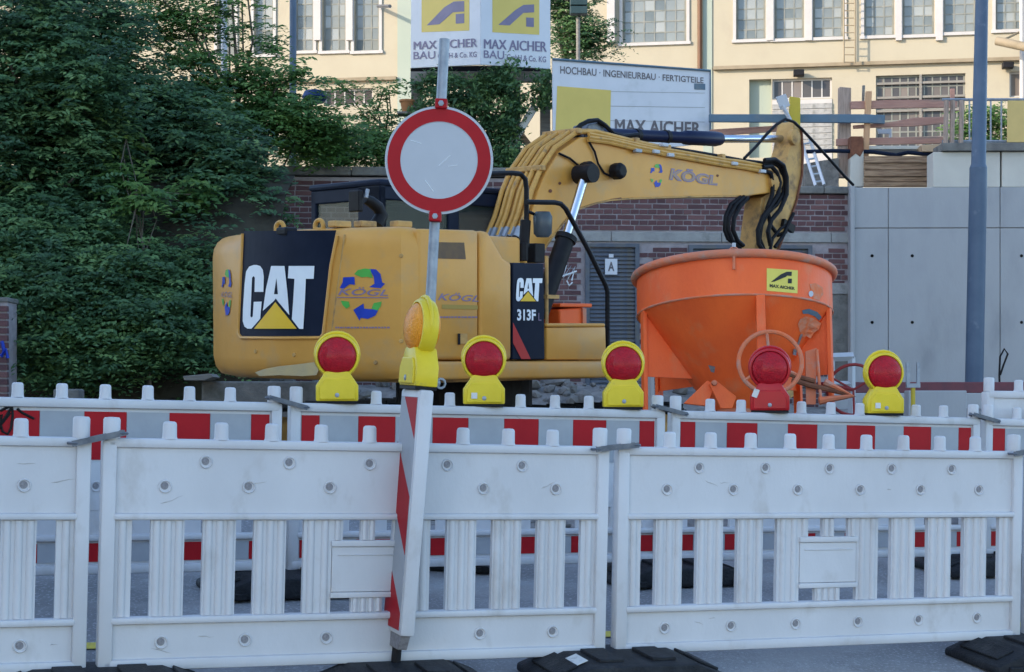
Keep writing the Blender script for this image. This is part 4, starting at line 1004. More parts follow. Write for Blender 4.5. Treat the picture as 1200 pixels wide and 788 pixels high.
# bricks
bl, bh, bd = .229, .058, .055; course = .0755
bmeshes = []
random.seed(21)
for wv, ln_ in (('s', bl), ('h', .112)):
    for k in range(3):
        m_ = MB().box((0, 0, 0), (ln_, bd, bh)); m_.v = [(x + random.uniform(-.003, .003), y + random.uniform(-.004, .004), z + random.uniform(-.002, .002)) for x, y, z in m_.v]
        bmeshes.append((wv, m_.mesh('brick', M['brick'])))
cand = []
def hit(x, z, ln_):
    for a, b, z0, z1 in drects:
        if a - .02 < x + ln_ / 2 and x - ln_ / 2 < b + .02 and z0 < z + .03 and z - .03 < z1 + .01: return True
    return bz0 - .035 < z < bz1 + .035
row = 0; z = -.9
while z < zTop - .03:
    header = row % 2; step = .124 if header else .248; x = xL + .02 + (.062 if header else 0) + step / 2
    while x < xR - .02:
        lnx = .112 if header else bl
        if not hit(x, z, lnx): cand.append((x, z, header))
        x += step
    row += 1; z += course
# raised part of the wall, to the left
row = 0; zz = zTop + .03
while zz < zTopL - .04:
    x = xL + .15
    while x < W(640, 200).x - .1: cand.append((x, zz, 0)); x += .248
    zz += course; row += 1
# which of them the photograph shows
def topx(x, z):
    p = WF.M @ Vector((x, -.03, z)); return 600 + p.x / p.y * F, HY - (p.z - CZ) / p.y * F
def seen(px, py):
    if 323 < px < 366 and 200 < py < 262: return 2
    if 690 < px < 1000 and 229 < py < 273: return 2
    if 660 < px < 690 and 240 < py < 375: return 1.5
    if 745 < px < 762 and 284 < py < 330: return 1.5
    if 945 < px < 1000 and 284 < py < 400: return 1.4
    if 640 < px < 748 and 229 < py < 380: return 1
    return 0
sc_c = sorted(cand, key=lambda c: -seen(*topx(c[0], c[1])) - (.3 if not c[2] else 0) + random.random() * .01)
rest = MB(); nb = 0
for x, z, hd in sc_c:
    if nb < 290 and seen(*topx(x, z)) > 0:
        o = bpy.data.objects.new('brick', random.choice(bmeshes[3:] if hd else bmeshes[:3])[1]); link(o, wl); o.location = (x, random.uniform(-.004, .004), z); nb += 1
    else:
        rest.box((x, random.uniform(-.004, .004), z), (.112 if hd else bl, bd, bh))
rb = rest.build('brickwork', M['brick'], wl); rb['kind'] = 'stuff'
# concrete band in stretches, coping slabs
xx = xL
while xx < xR - .05:
    e = min(xx + 1.55, xR)
    MB().span((xx + .004, -.05, bz0), (e - .004, .03, bz1)).build('band_stone', M['band'], wl, bevel=.01); xx = e
xx = xL - .06
while xx < xR - .05:
    e = min(xx + 1.1, xR + .02); lf = xx < W(640, 200).x
    zc = zTopL if lf else zTop
    MB().span((xx + .004, -.09, zc), (e - .004, .5, zc + (.12 if lf else .10))).build('coping_slab', M['coping'], wl, bevel=.015); xx = e
# pier at the left end of the wall
for s in range(2):
    pass
px0, px1 = W(323, 230).x, W(343, 230).x
# graffiti scribble
gr = MB()
for pl in (((657, 322), (664, 311), (660, 326), (669, 312), (665, 328), (674, 313), (670, 329)), ((655, 325), (668, 321), (676, 318)), ((664, 329), (667, 335), (671, 331))):
    gr.tube([W(x, y, -.034) for x, y in pl], .012, 4)
gr.build('graffiti', M['letterwhite'], wl)
# weathered concrete stretch beneath the right end
MB().span(tuple(W(975, 345, -.035)), tuple(W(1000, 470, .02))).build('render_patch', M['coping'], wl)
MB().span(tuple(W(968, 332, -.05)), tuple(W(1000, 345, .02))).build('band_stone', M['band'], wl)

# ------------------------------------------------------------------ smooth concrete wall on the right
CF = Frame((P(1001, 300, 23.8).x, 23.8, CZ + .2), rz=R(-1.0))
C = lambda px, py, y=0.0: CF.on(1, y, px, py)
cwl = empty('concrete_retaining_wall', CF, 'smooth grey concrete retaining wall with tie holes at the right, behind the lamp post', 'wall')
zt_, zj = C(1005, 220).z, C(1100, 267.5).z
xs_ = [0, C(1041, 300).x, C(1172, 300).x, C(1172, 300).x + 1.56, C(1172, 300).x + 3.1]
MB().span((0.03, .03, -1), (xs_[-1], .45, zt_ - .03)).build('core', M['joint'], cwl)
for i in range(len(xs_) - 1):
    for z0, z1 in ((-1, zj - .006), (zj + .006, zt_)):
        MB().span((xs_[i] + (.005 if i else 0), 0, z0), (xs_[i + 1] - .005, .44, z1)).build('concrete_panel', M['concrete'], cwl, bevel=.006)
MB().span((-.06, -.05, -1), (.0, .4, zt_ + .02)).build('edge_strip', M['concrete'], cwl, bevel=.01)
hm = MB().lathe((0, -.002, 0), [(.022, 0), (.022, .003), (.018, .004), (.016, -.0), (0, .0)], axis=(0, -1, 0), n=14).mesh('tie_hole', M['stickerblack'], smooth=True)
for px, py in ((1022, 300), (1069, 300), (1022, 378), (1069, 378), (1197, 300), (1197, 378), (1120, 378), (1120, 300)):
    if px == 1120: continue
    p = C(px, py, 0); o = bpy.data.objects.new('tie_hole', hm); link(o, cwl); o.location = p
# pale parapet blocks on top
for a, b in ((1094, 1172.5), (1174.5, 1262)):
    MB().span((C(a, 200).x, .02, zt_ + .004), (C(b, 200).x, .42, C(1130, 178).z)).build('parapet_block', M['concretelight'], cwl, bevel=.01)
MB().span((C(1103, 178).x, -.05, C(1130, 177.5).z), (C(1262, 178).x, .5, C(1130, 168).z)).build('parapet_cap', M['coping'], cwl, bevel=.01)
# maroon beam and slab lying at the foot
bm_ = MB(); a = P(958, 448, 20.4); b = P(1290, 449, 20.4); bm_.span((a.x, 20.3, a.z - .13), (b.x, 20.5, a.z)); tag(bm_.build('steel_beam', M['maroon'], bevel=.01), 'long maroon beam lying along the foot of the concrete wall', 'beam')
bm_ = MB(); bm_.span((a.x + .1, 20.28, a.z - .7), (b.x, 20.9, a.z - .131)); tag(bm_.build('concrete_footing', M['concrete'], bevel=.01), 'low grey concrete footing carrying the long maroon beam', 'footing')
a = P(1062, 458, 17.5); b = P(1130, 475, 17.5); mb = MB(); mb.span((a.x, 17.4, gz(a.x, 17.4) - .02), (b.x, 17.6, a.z)); tag(mb.build('concrete_block', M['concrete'], bevel=.01), 'low grey concrete block below the maroon beam, right of the last lamp', 'concrete block')
# clutter in front of the wall
t = empty('surveying_staff', Vector((P(1070, 470, 16.5).x, 16.5, gz(5, 16.5))), 'short grey and yellow implement standing right of the last yellow lamp', 'tool')
b0_ = t.location; z1_ = P(1070, 425, 16.5).z - b0_.z; z0_ = P(1070, 452, 16.5).z - b0_.z
MB().tube([(0, 0, 0), (0, 0, z0_)], .022, 8).build('rod', M['yellowpaint'], t)
mb = MB(); mb.box((-.05, 0, (z0_ + z1_) / 2), (.035, .03, z1_ - z0_)); mb.box((.05, 0, (z0_ + z1_) / 2), (.03, .03, z1_ - z0_)); mb.box((0, 0, z0_), (.13, .05, .04)); mb.build('head', M['steel'], t)
cb_ = MB().tube([P(x, y, 23.3) for x, y in ((1172, 462), (1171, 440), (1172, 418), (1177, 409), (1181, 415), (1176, 428), (1172, 440))], .014, 6).build('cable_loop', M['hose']); tag(cb_, 'thin black cable loop hanging down the concrete wall near the right edge', 'cable')

# ------------------------------------------------------------------ lamp post
lpx = P(1141, 447, 21.2); lpb = Vector((lpx.x, 21.2, gz(lpx.x, 21.2))); lt = P(1150.5, 0, 21.2); dirv = (lt - lpb).normalized()
lp = bpy.data.objects.new('lamp_post', None); link(lp); lp.location = lpb; tag(lp, 'tall blue grey steel lamp post in front of the concrete wall', 'lamp post')
jz = P(1144, 197, 21.2).z - lpb.z; hgt = 7.6
at = lambda z: dirv * (z / dirv.z)
MB().tube([at(0), at(jz)], [.112, .108], 24).build('lower_shaft', M['postblue'], lp, smooth=True)
MB().tube([at(jz), at(jz + .05), at(hgt)], [.108, .09, .062], 24).build('upper_shaft', M['postblue'], lp, smooth=True)
MB().tube([at(hgt), at(hgt) + Vector((-.4, -.5, .25)), at(hgt) + Vector((-.9, -1.1, .3))], .04, 10).build('bracket', M['postblue'], lp, smooth=True)
MB().box(at(hgt) + Vector((-1.1, -1.35, .28)), (.25, .7, .12), Matrix.Rotation(R(-40), 3, 'Z')).build('lantern', M['steel'], lp, bevel=.03)

# ------------------------------------------------------------------ timber, posts and boards on top of the walls
UY = 24.6
def plank(name, pts, Y, th, m, label, cat, group=None):
    o = MB().prism([P(x, y, Y) for x, y in pts], (0, th, 0)).build(name, m, bevel=.006)
    c = P(*pts[0], Y)
    for v in o.data.vertices: v.co -= c
    o.location = c; tag(o, label, cat, group); return o
plank('timber_post', [(984, 102), (997.5, 103), (997, 208), (983, 208)], 24.95, .14, M['woodv'], 'broad upright timber post standing on the brick wall right of the ladder', 'timber post')
tpo = plank('timber_post', [(997, 176), (1012, 176), (1012.5, 219), (996, 219)], 24.7, .2, M['concretelight'], 'short pale post with rust brown head, standing where brick and concrete walls meet', 'post')
c = tpo.location; o = MB().prism([P(x, y, 24.69) - c for x, y in ((997.5, 160), (1011, 160), (1012.3, 176), (1008, 184), (1003, 180), (996.8, 185))], (0, .22, 0)).build('rusty_head', M['rust'], tpo)
plank('timber_post', [(1015, 107), (1022, 107), (1018, 185), (1011.5, 185)], 24.85, .06, mat('fresh_timber', (.62, .36, .20), (.52, .30, .17), .8, scale=3, stretch=(12, 12, 1)), 'slim orange brown upright board crossing the timber guard rails', 'timber post')
plank('timber_post', [(1011, 100), (1014, 100), (1013, 122), (1010.5, 122)], 24.95, .05, M['woodgrey'], 'thin grey batten peeping up behind the slim orange brown board', 'batten')
plank('timber_post', [(1114, 104), (1119, 104), (1119, 120), (1114, 120)], 24.95, .05, M['woodred'], 'short batten end sticking up at the right end of the guard rail', 'batten')
GR = 'timber guard rails on the wall'
plank('guard_rail', [(997, 119), (1052, 117), (1110, 117), (1122, 118), (1122, 126), (1050, 127), (997, 128)], 24.90, .04, M['woodred'], 'topmost reddish timber guard rail, level with the railing handrail', 'guard rail', GR)
plank('guard_rail', [(1000, 147), (1040, 144), (1072, 138), (1106, 137), (1106, 145), (1072, 148), (1040, 149), (1000, 151)], 24.92, .04, M['woodred'], 'middle reddish timber guard rail, sloping, in front of the garage glazing', 'guard rail', GR)
plank('guard_rail', [(980, 163), (1010, 162), (1105, 160), (1106, 168), (1012, 170), (980, 171)], 24.93, .04, M['woodred'], 'lowest reddish timber guard rail, just above the plank stack', 'guard rail', GR)
plank('guard_beam', [(831, 134), (1012, 134), (1037, 135), (1037, 145), (1010, 144), (831, 143)], 24.8, .06, M['bluewood'], 'long blue grey painted beam running left from the timber posts', 'beam')
plank('guard_rail', [(832, 152), (915, 147), (915, 154), (832, 160)], 25.0, .04, M['woodred'], 'reddish board sloping behind the chrome piston rod', 'board')
plank('pale_plank', [(1018, 171), (1080, 171), (1080, 175), (1018, 175)], 24.9, .5, M['concretelight'], 'thin pale sheet lying on top of the brown shoring planks', 'sheet')
plank('timber_offcut', [(1080, 170), (1104, 169), (1104, 178), (1081, 178)], 24.7, .3, mat('pale_timber', (.55, .40, .26), (.48, .34, .22), .8), 'light timber offcut lying beside the parapet block', 'timber offcut')
# dark plastic sheeting edge
o = MB().tube([P(x, y, 24.75) for x, y in ((945, 178), (975, 177), (1020, 178), (1036, 180), (1050, 182), (1064, 179), (1085, 181), (1094, 180))], .03, 8).build('plastic_sheeting', M['navy']); tag(o, 'rolled dark plastic sheeting along the top of the planks', 'plastic sheeting')
# shoring planks, each its own part
sh = bpy.data.objects.new('plank_shoring', None); link(sh); sh.location = P(1012, 219, 24.6); tag(sh, 'stack of rough brown shoring planks between pale post and parapet block', 'planks')
for i, (y0, y1, x1) in enumerate(((183, 191, 1094), (191.5, 199, 1094), (199.5, 207, 1094), (207.5, 213, 1094), (213.5, 219, 1094))):
    MB().prism([P(x, y, 24.6 + .02 * (i % 2)) - sh.location for x, y in ((1013, y0), (x1, y0), (x1, y1), (1013, y1))], (0, .06, 0)).build('plank', M['wood'], sh, bevel=.006)
MB().prism([P(x, y, 24.85) - sh.location for x, y in ((943, 192), (983, 185), (983, 219), (943, 219))], (0, .3, 0)).build('earth_fill', M['gravel'], sh)
# aluminium ladder lying behind the arm
ld = bpy.data.objects.new('ladder', None); link(ld); ld.location = P(958, 218, 24.5); tag(ld, 'aluminium ladder leaning on the wall top right of the excavator arm', 'ladder')
for pl in (((939, 165), (956, 218)), ((949, 163), (966, 217))): MB().tube([P(*pl[0], 24.9) - ld.location, P(*pl[1], 24.4) - ld.location], .028, 4).build('stile', M['alu'], ld)
for k in range(6):
    f = (k + .5) / 6; a = P(939 + 17 * f, 165 + 53 * f, 24.9 - .5 * f); b = P(949 + 17 * f, 163 + 54 * f, 24.9 - .5 * f); MB().tube([a - ld.location, b - ld.location], .016, 6).build('rung', M['alu'], ld)
plank('yellow_post', [(926, 113), (938, 115), (938, 152), (925, 152)], 24.7, .1, M['yellowpaint'], 'yellow painted post end rising behind the top of the excavator arm', 'post')
wb_ = plank('white_board', [(909, 114), (921, 110), (926, 124), (915, 129)], 24.5, .04, M['white'], 'crumpled white board leaning at the yellow post, above the blue beam', 'board')
c = wb_.location; MB().tube([P(917, 124, 24.5) - c, P(926, 141, 24.5) - c], .03, 6).build('handle', M['white'], wb_)
plank('white_chair_frame', [(1028, 152), (1045, 151), (1045, 163), (1042, 163), (1042, 157), (1030, 157)], 25.5, .03, M['white'], 'small white bent frame glimpsed between the lower guard rails', 'frame')
# metal railing
rl = bpy.data.objects.new('metal_railing', None); link(rl); rl.location = P(1120, 168, 24.2); tag(rl, 'thin metal railing on the parapet at the right, plants behind it', 'railing')
for k, y in enumerate((117, 166)): MB().tube([P(1104, y, 24.2) - rl.location, P(1290, y, 24.2) - rl.location], .022, 6).build('rail', M['steel'], rl)
for k, x in enumerate((1109, 1116.5, 1127)): MB().tube([P(x, 118, 24.15) - rl.location, P(x - 1, 170, 24.15) - rl.location], .035, 8).build('post', M['woodv'], rl)
bmesh_r = MB().tube([(0, 0, 0), (0, 0, P(0, 117, 24.2).z - P(0, 166, 24.2).z)], .013, 6).mesh('baluster', M['steel'])
for k in range(12):
    o = bpy.data.objects.new('baluster', bmesh_r); link(o, rl); o.location = P(1136 + 12.5 * k, 166, 24.2) - rl.location
plank('tarpaulin', [(1181, 118), (1240, 118), (1240, 167), (1180, 167)], 24.1, .02, M['tarp'], 'yellow ochre tarpaulin hung over the railing at the right edge', 'tarpaulin')

# ------------------------------------------------------------------ company boards
def board(name, q, Y0, Y1, label, cat):
    """q tl,tr,br,bl photo points; left edge at depth Y0, right edge at Y1"""
    tl, tr, br, bl = q; a = P(*bl, Y0); b = P(*br, Y1); o = bpy.data.objects.new(name, None); link(o); o.location = a; tag(o, label, cat)
    d = (b - a); d.z = 0; n = Vector((d.y, -d.x, 0)).normalized()
    def surf(e):
        def f(px, py):
            r = ray(px, py); oo = Vector((0, 0, CZ)); t = (a + n * e - oo).dot(n) / r.dot(n); return oo + r * t - a
        return f
    s = surf(0); MB().prism([s(*p) for p in q], -n * .04).build('board', M['boardwhite'], o, bevel=.004)
    return o, surf, n
bA, sA_, nA = board('company_board', [(482, -40), (563, -40), (563, 76), (481, 80)], 25.6, 24.6, 'left board of the white pair with mauve emblems on yellow, directly above the round sign', 'company board')
bB, sB_, nB = board('company_board', [(563.6, -40), (645, -40), (645, 81), (563.6, 76)], 24.6, 25.2, 'right board of the white pair with mauve emblems on yellow, beside the dark conifer', 'company board')
z3 = lambda L: zo(L, 400, 0, 3)
decal('yellow_square', [[(494, -40), (550, -40), (550, 36), (494, 38)]], sA_(.003), M['boardyellow'], bA)
decal('yellow_square', [[(577, -40), (632, -40), (632, 41), (577, 38)]], sB_(.003), M['boardyellow'], bB)
decal('emblem', [z3([(300, 90), (345, 86), (392, 44), (432, 41), (432, 4), (395, 6), (362, 26)]), z3([(402, 50), (432, 48), (432, 82), (402, 84)])], sA_(.006), M['boardprint'], bA)
decal('emblem', [z3([(552, 88), (592, 90), (640, 46), (678, 44), (678, 16), (640, 18), (612, 36)]), z3([(650, 62), (677, 63), (677, 96), (650, 94)])], sB_(.006), M['boardprint'], bB)
bd_ = .012
lettering('board_lettering', 'MAX AICHER', [(484.5, 49), (558.5, 45), (558.5, 55), (484.5, 58.5)], sA_(.006), M['boardprint'], bA, bold=0)
lettering('board_lettering', 'MAX AICHER', [(485.3, 49), (559.3, 45), (559.3, 55), (485.3, 58.5)], sA_(.008), M['boardprint'], bA, bold=0)
lettering('board_lettering', 'BAU', [(484.5, 61), (510, 60), (510, 69), (484.5, 70)], sA_(.006), M['boardprint'], bA, bold=bd_)
lettering('board_lettering', 'GmbH & Co. KG', [(513, 63), (558.5, 60.5), (558.5, 67), (513, 69)], sA_(.006), M['boardprint'], bA, bold=bd_)
lettering('board_lettering', 'MAX AICHER', [(567, 46), (640, 49), (640, 61), (567, 57)], sB_(.006), M['boardprint'], bB, bold=0)
lettering('board_lettering', 'MAX AICHER', [(567.8, 46), (640.8, 49), (640.8, 61), (567.8, 57)], sB_(.008), M['boardprint'], bB, bold=0)
lettering('board_lettering', 'BAU', [(567, 59), (591, 60), (591, 70), (567, 68)], sB_(.006), M['boardprint'], bB, bold=bd_)
lettering('board_lettering', 'GmbH & Co. KG', [(594, 63.5), (640, 66.5), (640, 73.5), (594, 70)], sB_(.006), M['boardprint'], bB, bold=bd_)
bC, sC_, nC = board('company_board', [(647.5, 69.5), (832.5, 83), (832.5, 168), (648, 186)], 24.6, 25.1, 'large worn white company board with yellow field and dark lettering above the excavator boom', 'company board')
fr = MB(); s_ = sC_(.012)
fr.tube([s_(647.5, 69.5), s_(832.5, 83), s_(832.5, 168)], .018, 6); fr.build('board_frame', M['bluewood'], bC)
decal('yellow_square', [[(653, 101), (716, 106), (715, 160), (650, 175)]], sC_(.004), M['boardyellow'], bC)
lettering('board_lettering', 'HOCHBAU · INGENIEURBAU · FERTIGTEILE', [(656.5, 77.5), (824.5, 91), (824.5, 98), (656.5, 86.5)], sC_(.006), M['boarddark'], bC, bold=.014)
lettering('board_lettering', 'MAX AICHER', [(720.5, 139.5), (820, 143.5), (820, 158), (720.5, 156)], sC_(.006), M['boarddark'], bC, bold=0)
lettering('board_lettering', 'MAX AICHER', [(721.5, 139.5), (821, 143.5), (821, 158), (721.5, 156)], sC_(.008), M['boarddark'], bC, bold=0)
lettering('board_lettering', 'MAX AICHER', [(721, 140.2), (820.5, 144.2), (820.5, 158.6), (721, 156.6)], sC_(.010), M['boarddark'], bC, bold=0)
decal('blue_sticker', [[(813.5, 98), (826.5, 98.5), (826.5, 105.5), (813.5, 105)]], sC_(.006), M['bluewood'], bC)
decal('board_seam', [[(668, 106.5 + k * 17), (826, 109 + k * 17), (826, 109.5 + k * 17), (668, 107 + k * 17)] for k in range(3)], sC_(.003), M['band'], bC)
# timber frame carrying the corner boards
tf = bpy.data.objects.new('timber_scaffold', None); link(tf); tf.location = P(560, 200, 25.0); tag(tf, 'weathered timber frame under the two corner boards, overgrown with creeper', 'timber frame')
def tfb(name, pts, Y, th, m): MB().prism([P(x, y, Y) - tf.location for x, y in pts], (0, th, 0)).build(name, m, tf, bevel=.008)
tfb('crossbeam', [(481, 84), (645, 84), (645, 96), (481, 96)], 25.2, .1, M['woodgrey'])
tfb('crossbeam', [(481, 79), (562, 77), (645, 80), (645, 83.5), (481, 83.5)], 25.75, .1, M['black'])
for a, b in ((482, 495), (548, 558), (602, 610), (633, 645)): tfb('post', [(a, 96.5), (b, 96.5), (b, 215), (a, 215)], 25.3, .15, M['woodgrey'])
tfb('brace', [(597, 165), (624, 121), (631, 126), (603, 172)], 25.15, .06, M['alu'])
tfb('brace', [(600, 150), (606, 146), (626, 172), (622, 178)], 25.2, .06, M['wood'])
# terracotta pot on the frame's left
pt = MB().lathe((0, 0, 0), [(0, 0), (.07, 0), (.10, .15), (.115, .15), (.115, .18), (.09, .18)], n=20).build('flower_pot', M['terracotta'], smooth=True); pt.location = P(477, 132, 25.0); tag(pt, 'terracotta flower pot beside the weathered timber frame', 'flower pot')
MB().span((-.14, -.1, -.03), (.3, .2, 0)).build('pot_shelf', M['woodgrey'], pt)
# poles above the trees
for px, w, m, lab, yb_ in ((262.5, .05, 'white', 'white pole rising out of the trees at the upper left', 64), (343, .055, 'postblue', 'blue grey pole rising beside the left factory windows', 72)):
    o = MB().tube([P(px, 300, 27), P(px + .5, -60, 27)], w, 12).build('flag_pole', M[m], smooth=True); c = P(px, 300, 27)
    for v in o.data.vertices: v.co -= c
    o.location = c; tag(o, lab, 'pole')
o = MB().tube([P(677.5, 330, 30), P(677.5, 20, 30)], .035, 8).build('signal_post', M['woodgrey']); tag(o, 'thin post with dark boxes above the large company board', 'post')
for k in range(2): MB().box(P(678, 3 + 10 * k, 29.9), (.3, .2, .13)).build('signal_box', mat('dark_teal_paint', (.02, .045, .05), (.03, .06, .065), .5), o, bevel=.01)

# ------------------------------------------------------------------ factory building
FA = math.atan(-.161); fy = 45.0; fx = 5.92
BF = Frame((fx, fy, YARDZ), rz=FA)
Bp = lambda px, py, y=0.: BF.on(1, y, px, py)
fb = empty('factory_building', BF, 'long cream rendered factory building with tall gridded windows, sunlit beyond the yard', 'building')
holes = []   # x0,x1,z0,z1,type
def hole(px0, px1, ytop, ybot, typ, nx, nz):
    m_ = (px0 + px1) / 2; holes.append((Bp(px0, 50).x, Bp(px1, 50).x, Bp(m_, ybot).z, Bp(m_, ytop).z, typ, nx, nz))
for a, b, yb2 in ((255, 275, 65), (298, 320, 64), (345.5, 367, 60), (378, 405, 60), (415.5, 444, 60), (863, 897, 46.5), (908, 942, 45.5), (953, 988, 44), (1013, 1048, 42), (1058, 1095, 41), (1106, 1144, 38), (1167, 1202, 35), (1215, 1250, 34)):
    hole(a, b, -52, yb2, 'tall', 3 if b - a > 25 else 2, 8)
hole(730, 804, -52, 50, 'tall', 6, 8)
hole(1026.5, 1131.5, 87.5, 180, 'garage', 11, 7)
hole(905, 975, 92, 116, 'strip', 6, 1); hole(380, 437, 104, 124, 'strip', 5, 1); hole(1183, 1197.5, 84, 114, 'small', 1, 1)
hole(878, 904, 93, 185, 'door', 1, 1)
def holed_wall(mb, x0, x1, z0, z1, y, depth, hs):
    xs = sorted({x0, x1} | {h[0] for h in hs} | {h[1] for h in hs}); zs = sorted({z0, z1} | {h[2] for h in hs} | {h[3] for h in hs})
    for i in range(len(xs) - 1):
        for j in range(len(zs) - 1):
            cx_, cz_ = (xs[i] + xs[i + 1]) / 2, (zs[j] + zs[j + 1]) / 2
            if any(h[0] < cx_ < h[1] and h[2] < cz_ < h[3] for h in hs): continue
            mb.add([(xs[i], y, zs[j]), (xs[i + 1], y, zs[j]), (xs[i + 1], y, zs[j + 1]), (xs[i], y, zs[j + 1])], [(0, 1, 2, 3)])
    for h in hs:
        a, b, c, d = h[:4]
        for q in (((a, y, c), (b, y, c), (b, y + depth, c), (a, y + depth, c)), ((a, y, d), (a, y + depth, d), (b, y + depth, d), (b, y, d)), ((a, y, c), (a, y + depth, c), (a, y + depth, d), (a, y, d)), ((b, y, c), (b, y, d), (b, y + depth, d), (b, y + depth, c))): mb.add(q, [(0, 1, 2, 3)])
mb = MB(); bx0, bx1, btop = Bp(100, 0).x - 3, Bp(1240, 0).x + 6, 12.5
holed_wall(mb, bx0, bx1, -.5, btop, 0, .25, holes); wallo = mb.build('wall', M['facade'], fb)
MB().span((bx0, .3, -.5), (bx1, 12, btop)).build('building_core', M['trim'], fb)
MB().span((bx0 - .3, -.4, btop), (bx1 + .3, 12.3, btop + .3)).build('roof', M['coping'], fb)
# pale green strips and ledge
for a, b in ((824, 834.5), (466, 482)): MB().span((Bp(a, 50).x, -.03, -.3), (Bp(b, 50).x, .0, btop)).build('corner_strip', M['facadegreen'], fb)
lz = Bp(1000, 75.5).z
MB().span((Bp(836, 50).x, -.12, lz - .05), (bx1, .0, lz + .04)).build('ledge', M['ledge'], fb); MB().span((bx0, -.12, lz - .05), (Bp(465, 50).x, .0, lz + .04)).build('ledge', M['ledge'], fb)
MB().tube([Bp(820, -80, -.1), Bp(820, 81, -.1)], .06, 8).build('drainpipe', mat('brown_pipe', (.12, .05, .02), (.09, .04, .02), .5), fb)
pane_cache = {}
for (a, b, c, d, typ, nx, nz) in holes:
    w = b - a; hh = d - c; dark = typ in ('garage', 'strip', 'small')
    if typ == 'door': MB().span((a, .2, c), (b, .24, d)).build('door', M['facadegreen'], fb); continue
    t = .03 if not dark else .035; mb = MB(); y0, y1 = .10, .15
    mb.span((a, y0, c), (a + .05, y1, d)); mb.span((b - .05, y0, c), (b, y1, d)); mb.span((a + .05, y0, c), (b - .05, y1, c + .05)); mb.span((a + .05, y0, d - .05), (b - .05, y1, d))
    for i in range(1, nx): x = a + w * i / nx; mb.span((x - t / 2, y0 + .01, c + .05), (x + t / 2, y1 - .01, d - .05))
    for j in range(1, nz): z = c + hh * j / nz; mb.span((a + .05, y0 + .012, z - t / 2), (b - .05, y1 - .012, z + t / 2))
    wf = mb.build('window', M['trim'] if typ in ('strip', 'small') else M['muntin'], fb)
    if typ == 'garage':
        mb = MB()
        for z in (c + hh * .9, c + hh * .72, c + hh * .55, c + hh * .2): mb.span((a, .02, z - .03), (b, .06, z + .03))
        mb.span(((a + b) / 2 - .03, .0, c), ((a + b) / 2 + .03, .05, d)); mb.build('grille_bar', M['woodgrey'], wf)
    key = (round(w / nx, 2), round(hh / nz, 2), dark)
    if key not in pane_cache: pane_cache[key] = MB().span((-w / nx / 2 + .005, -.004, -hh / nz / 2 + .005), (w / nx / 2 - .005, .004, hh / nz / 2 - .005)).mesh('pane', M['darkpane'] if dark else M['pane'])
    for i in range(nx):
        for j in range(nz):
            zc_ = c + hh * (j + .5) / nz
            o = bpy.data.objects.new('pane', pane_cache[key]); link(o, wf); o.location = (a + w * (i + .5) / nx, .125, zc_); o.rotation_euler = (random.uniform(-.02, .02), 0, random.uniform(-.02, .02))
    if typ == 'tall':
        MB().span((a - .12, -.06, c - .08), (b + .12, .1, c)).build('sill', M['trim'], wf)
        for xx2 in (a - .1, b): MB().span((xx2 + .01, -.04, c), (xx2 + .09, .09, d)).build('pilaster', M['trim'], wf)
# white piers between neighbouring windows
for a, b in ((898.5, 906.5), (943.5, 951.5), (1049.5, 1056.5), (1096.5, 1104.5), (368.5, 376.5), (406.5, 414)): MB().span((Bp(a, 50).x, -.09, Bp(a, 46).z - .05), (Bp(b, 50).x, -.0, btop - 1.2)).build('window_pier', M['trim'], fb)
MB().span((Bp(712, 50).x, -.2, Bp(712, 52).z), (Bp(721, 50).x, 0, btop - 1.2)).build('window_pier', M['trim'], fb)
# roll door under the glazed strip
rd = MB(); z = Bp(940, 178).z; zt2 = Bp(940, 117).z
rdo = MB().span((Bp(905, 50).x, -.02, z - 2), (Bp(975, 50).x, .02, zt2)).build('roll_door', M['trim'], fb)
slm = MB().span((-1, -.03, 0), (1, -.015, .13)).mesh('door_slat', M['band'])
zz = z
while zz < zt2 - .14:
    o = bpy.data.objects.new('door_slat', slm); link(o, rdo); o.location = ((Bp(905, 50).x + Bp(975, 50).x) / 2, -.015, zz); o.scale = ((Bp(975, 50).x - Bp(905, 50).x) / 2, 1, 1); zz += .16
# lamps, ladder and small fittings on the facade
for px, py in ((936, 86), (1181, 77)):
    MB().box(Bp(px, py, -.2), (.28, .25, .16)).build('wall_lamp', M['black'], fb, bevel=.02)
lad = MB()
for px in (989, 1002): lad.tube([Bp(px, -60, -.28), Bp(px, 74, -.28)], .022, 6)
for k in range(16): y = -56 + 8.6 * k; lad.tube([Bp(989, y, -.28), Bp(1002, y, -.28)], .016, 5)
lad.build('wall_ladder', M['ledge'], fb)
MB().tube([Bp(1168, 48, -1.0), Bp(1205, 56, -1.4)], .11, 12).build('bracket_lamp', M['ledge'], fb, smooth=True)
MB().tube([Bp(1178, 46, -1.0), Bp(1203, 34, -.1)], .03, 6).build('bracket_arm', M['ledge'], fb)
MB().tube([Bp(1197, -60, -.6), Bp(1198, 130, -.6)], .06, 8).build('bracket_post', M['trim'], fb)
MB().tube([Bp(443, 7.5, -.1), Bp(457, 7.5, -1.2)], .05, 6).build('bracket_arm', M['latch'], fb)

